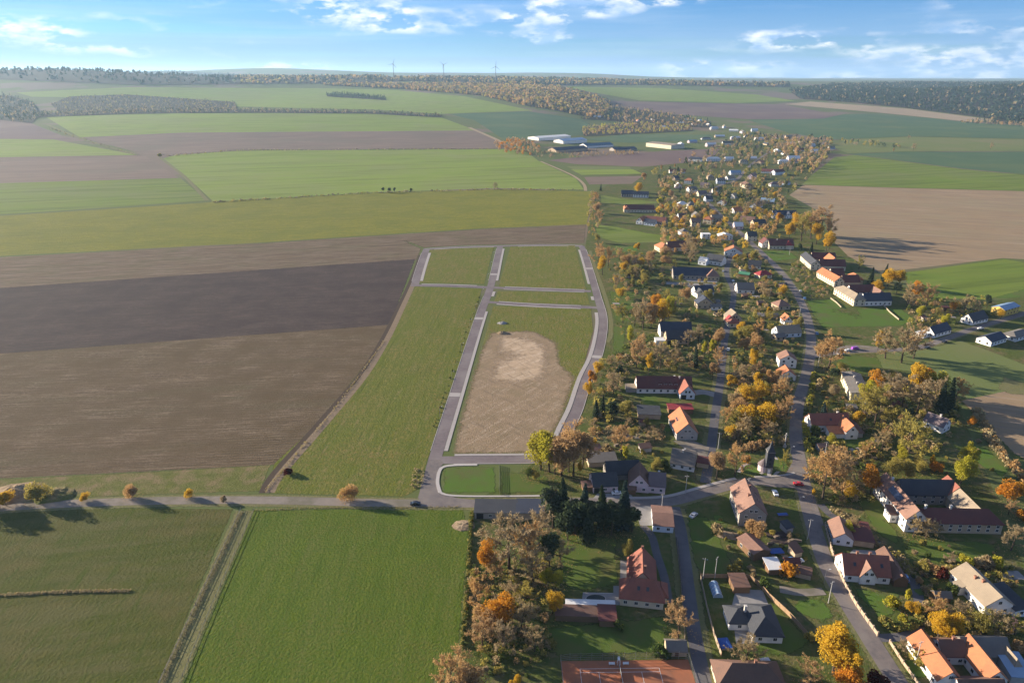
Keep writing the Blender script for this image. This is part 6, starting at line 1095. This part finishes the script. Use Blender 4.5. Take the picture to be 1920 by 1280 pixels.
# chapel; dark cladding puts the shade of the tower front into its colour
g = GP(1441, 887); o = empty('chapel', (g[0], g[1], 0), -.1, 'small chapel with a slim dark tower and spire on the triangular green', 'chapel')
MB().box(-1.5, 1.5, 0, 3.0, -.2, 10.4).build('tower', 'wall_stone', o); MB().box(-1.58, 1.58, -.08, 3.08, 2.8, 10.3).build('shade_cladding', 'roof_slate', o); MB().box(-1.75, 1.75, -.25, 3.25, 10.402, 10.62).build('cornice', 'wall_stone', o)
b = MB(); b.v = [(-1.7,-.2,10.63),(1.7,-.2,10.63),(1.7,3.2,10.63),(-1.7,3.2,10.63),(-.7,.8,12.6),(.7,.8,12.6),(.7,2.2,12.6),(-.7,2.2,12.6),(0,1.5,15.8)]; b.f = [(0,1,5,4),(1,2,6,5),(2,3,7,6),(3,0,4,7),(4,5,8),(5,6,8),(6,7,8),(7,4,8),(3,2,1,0)]; sp = b.build('spire', 'roof_slate', o)
c = MB(); c.box(-.05, .05, 1.45, 1.55, 15.7, 17.1); c.box(-.35, .35, 1.46, 1.54, 16.5, 16.62); c.build('cross', 'metal_grey', sp)
MB().lathe([(2.3, -.2), (2.3, 3.0)], 14, -1.9, 2.6).build('apse_wall', 'wall_pink', o); MB().lathe([(2.6, 3.01), (1.3, 4.6), (.1, 5.8)], 14, -1.9, 2.6).build('apse_roof', 'roof_violet', o)  # pink wall colour carries the lilac shade on the white apse
MB().box(-.6, .6, -.16, -.06, 0, 2.2).build('door', 'frame_white', o)
for z in (4.2, 6.6): MB().box(-.4, .4, -.16, -.06, z, z+1.1).build('window', 'glass', o)
# wayside cross near the chapel
g = GP(1471, 838); o = empty('wayside_cross', (g[0], g[1], 0), .1, 'pale stone wayside column beside the main road', 'monument'); MB().box(-.6, .6, -.6, .6, 0, 1.2).build('plinth', 'pole_concrete', o); MB().tube([(0, 0, 1.2), (0, 0, 6)], [.35, .25], 8).build('shaft', 'pole_concrete', o); b = MB(); b.box(-.7, .7, -.15, .15, 6.3, 6.7); b.box(-.2, .2, -.15, .15, 6.002, 7.6); b.build('cross', 'pole_concrete', o)
# garden clutter: sheds, woodpiles, vegetable beds, cars
def spots(px, n, m, yr=(0, 5000)):
    P = ground_poly(px); out = []; x0, x1 = min(p[0] for p in P), max(p[0] for p in P); y0, y1 = min(p[1] for p in P), max(p[1] for p in P)
    for _ in range(n*40):
        x, y = random.uniform(x0, x1), random.uniform(y0, y1)
        if inpoly(x, y, P) and free(x, y, m) and all(abs(x-a)+abs(y-b) > 9 for a, b in out): out.append((x, y))
        if len(out) >= n: break
    return out
ZONES = [[(1150,470),(1350,480),(1355,640),(1180,650),(1150,560)], [(1380,480),(1500,550),(1512,640),(1380,640)], [(1110,790),(1250,780),(1250,860),(1110,850)], [(1330,960),(1530,990),(1540,1090),(1420,1080)], [(1700,1020),(1900,1050),(1910,1190),(1740,1180)], [(1240,370),(1470,360),(1420,470),(1240,450)], [(1540,700),(1700,720),(1660,880),(1540,860)], [(1700,570),(1850,570),(1800,630),(1720,630)], [(1440,990),(1520,1000),(1535,1080),(1480,1090)]]
rc = ['grey', 'brown', 'rust', 'slate', 'grey', 'darkred']; rnm = {'grey': 'grey', 'brown': 'brown', 'rust': 'rust', 'slate': 'dark', 'white': 'white', 'darkred': 'dark red'}
for Z, n in zip(ZONES, (9, 9, 3, 3, 2, 12, 4, 2, 2)):
    for x, y in spots(Z, n, 2.5):
        q = PXL(x, y, 0); r_ = random.choice(rc); w = random.uniform(3, 5.5); house('garden_shed', None, None, [(-w/2, w/2, 0, random.uniform(2.6, 4), 2.2, random.uniform(.5, 1.5), random.choice(('gable', 'shed')), 'x', random.choice(('wood', 'tan', 'grey')), r_, {'win': '', 'door': True})], ctr=q, L=w, rz=random.uniform(-.4, .4), desc=f'small {rnm[r_]}-roofed garden shed', cat='shed', group='garden sheds')
for Z, n in zip(ZONES, (10, 8, 3, 5, 5, 12, 5, 3, 3)):
    for x, y in spots(Z, n, 1):
        w, d, a = random.uniform(4, 10), random.uniform(3, 6), random.uniform(-.3, .3); ca, sa = math.cos(a), math.sin(a)
        sheet('garden_bed', [(x+ca*u-sa*v_, y+sa*u+ca*v_) for u, v_ in ((-w/2, -d/2), (w/2, -d/2), (w/2, d/2), (-w/2, d/2))], 5, random.choice(('bare_soil', 'soil_dark', 'dry_grass', 'lawn_bright', 'concrete')), feather=1)
LOG = MB().tube([(0, -.5, 0), (0, .5, 0)], [.14, .14], 6).mesh('log'); LOG.materials.append(MATS['wood_post'])
for Z, n in zip(ZONES, (3, 3, 2, 3, 3, 2, 2, 1, 2)):
    for x, y in spots(Z, n, 1.5):
        q = PXL(x, y, 0); o = empty('woodpile', (x, y, .02), random.uniform(-.6, .6))
        for i in range(9):
            for k in range(4): put('log', LOG, o, (i*.28-1.2+.14*(k % 2), random.uniform(-.08, .08), .14+k*.25))
        auto(o, 'woodpile', 'woodpiles', q[0], q[1], 'woodpile', 'woodpiles')
# wind turbines
for px, pb, Y, ang, w in ((757, 140, 5200, .35, 'leftmost'), (843, 140, 5600, 1.2, 'middle'), (932, 142, 5000, .1, 'rightmost')):
    x = (px-960)/F*Y*1.02; zb = HT(x, Y); o = empty('wind_turbine', (x, Y, zb), random.uniform(-.3, .3), f'{w} of three wind turbines on the far ridge', 'wind turbine', 'wind turbines'); hh = 95
    MB().tube([(0, 0, -2), (0, 0, hh)], [2.6, 1.6], 12).build('tower', 'turbine_white', o); MB().box(-1.9, 1.9, -3, 6, hh-.5, hh+3.5).build('nacelle', 'turbine_white', o)
    MB().lathe([(.3, -1.8), (1.8, 0), (1.9, 1.8)], 10).build('hub', 'turbine_white', o).location = (0, -5, hh+1.5)
    for k in range(3):
        b = MB(); b.v = [(-1.3,-.3,1),(1.3,-.3,1),(1.5,-.3,8),(.35,-.1,38),(-.25,-.1,38),(-1.2,-.3,8),(-1.3,.4,1),(1.3,.4,1),(1.5,.3,8),(.35,.1,38),(-.25,.1,38),(-1.2,.3,8)]; b.f = [(0,1,2,3,4,5),(11,10,9,8,7,6)]+[(i, (i+1) % 6, (i+1) % 6+6, i+6) for i in range(6)]
        p = fixn(b.build('blade', 'turbine_white', o)); p.location = (0, -5.6, hh+1.5); p.rotation_euler = (0, ang+k*2*math.pi/3, 0)
finish_labels()
# ------------------------------------------------------------------ haze: one even body of air
b = MB(); b.box(-22000, 22000, -1800, 26000, -20, 420); h = b.build('haze', None); h['kind'] = 'stuff'; h['label'] = 'thin blue haze over the whole landscape'
hm = bpy.data.materials.new('haze'); hm.use_nodes = True; N = hm.node_tree.nodes; N.remove(N['Principled BSDF']); v = N.new('ShaderNodeVolumePrincipled'); v.inputs['Color'].default_value = (.50, .76, 1.0, 1); v.inputs['Density'].default_value = HAZE; v.inputs['Anisotropy'].default_value = .25
hm.node_tree.links.new(v.outputs[0], N['Material Output'].inputs['Volume']); h.data.materials.append(hm)
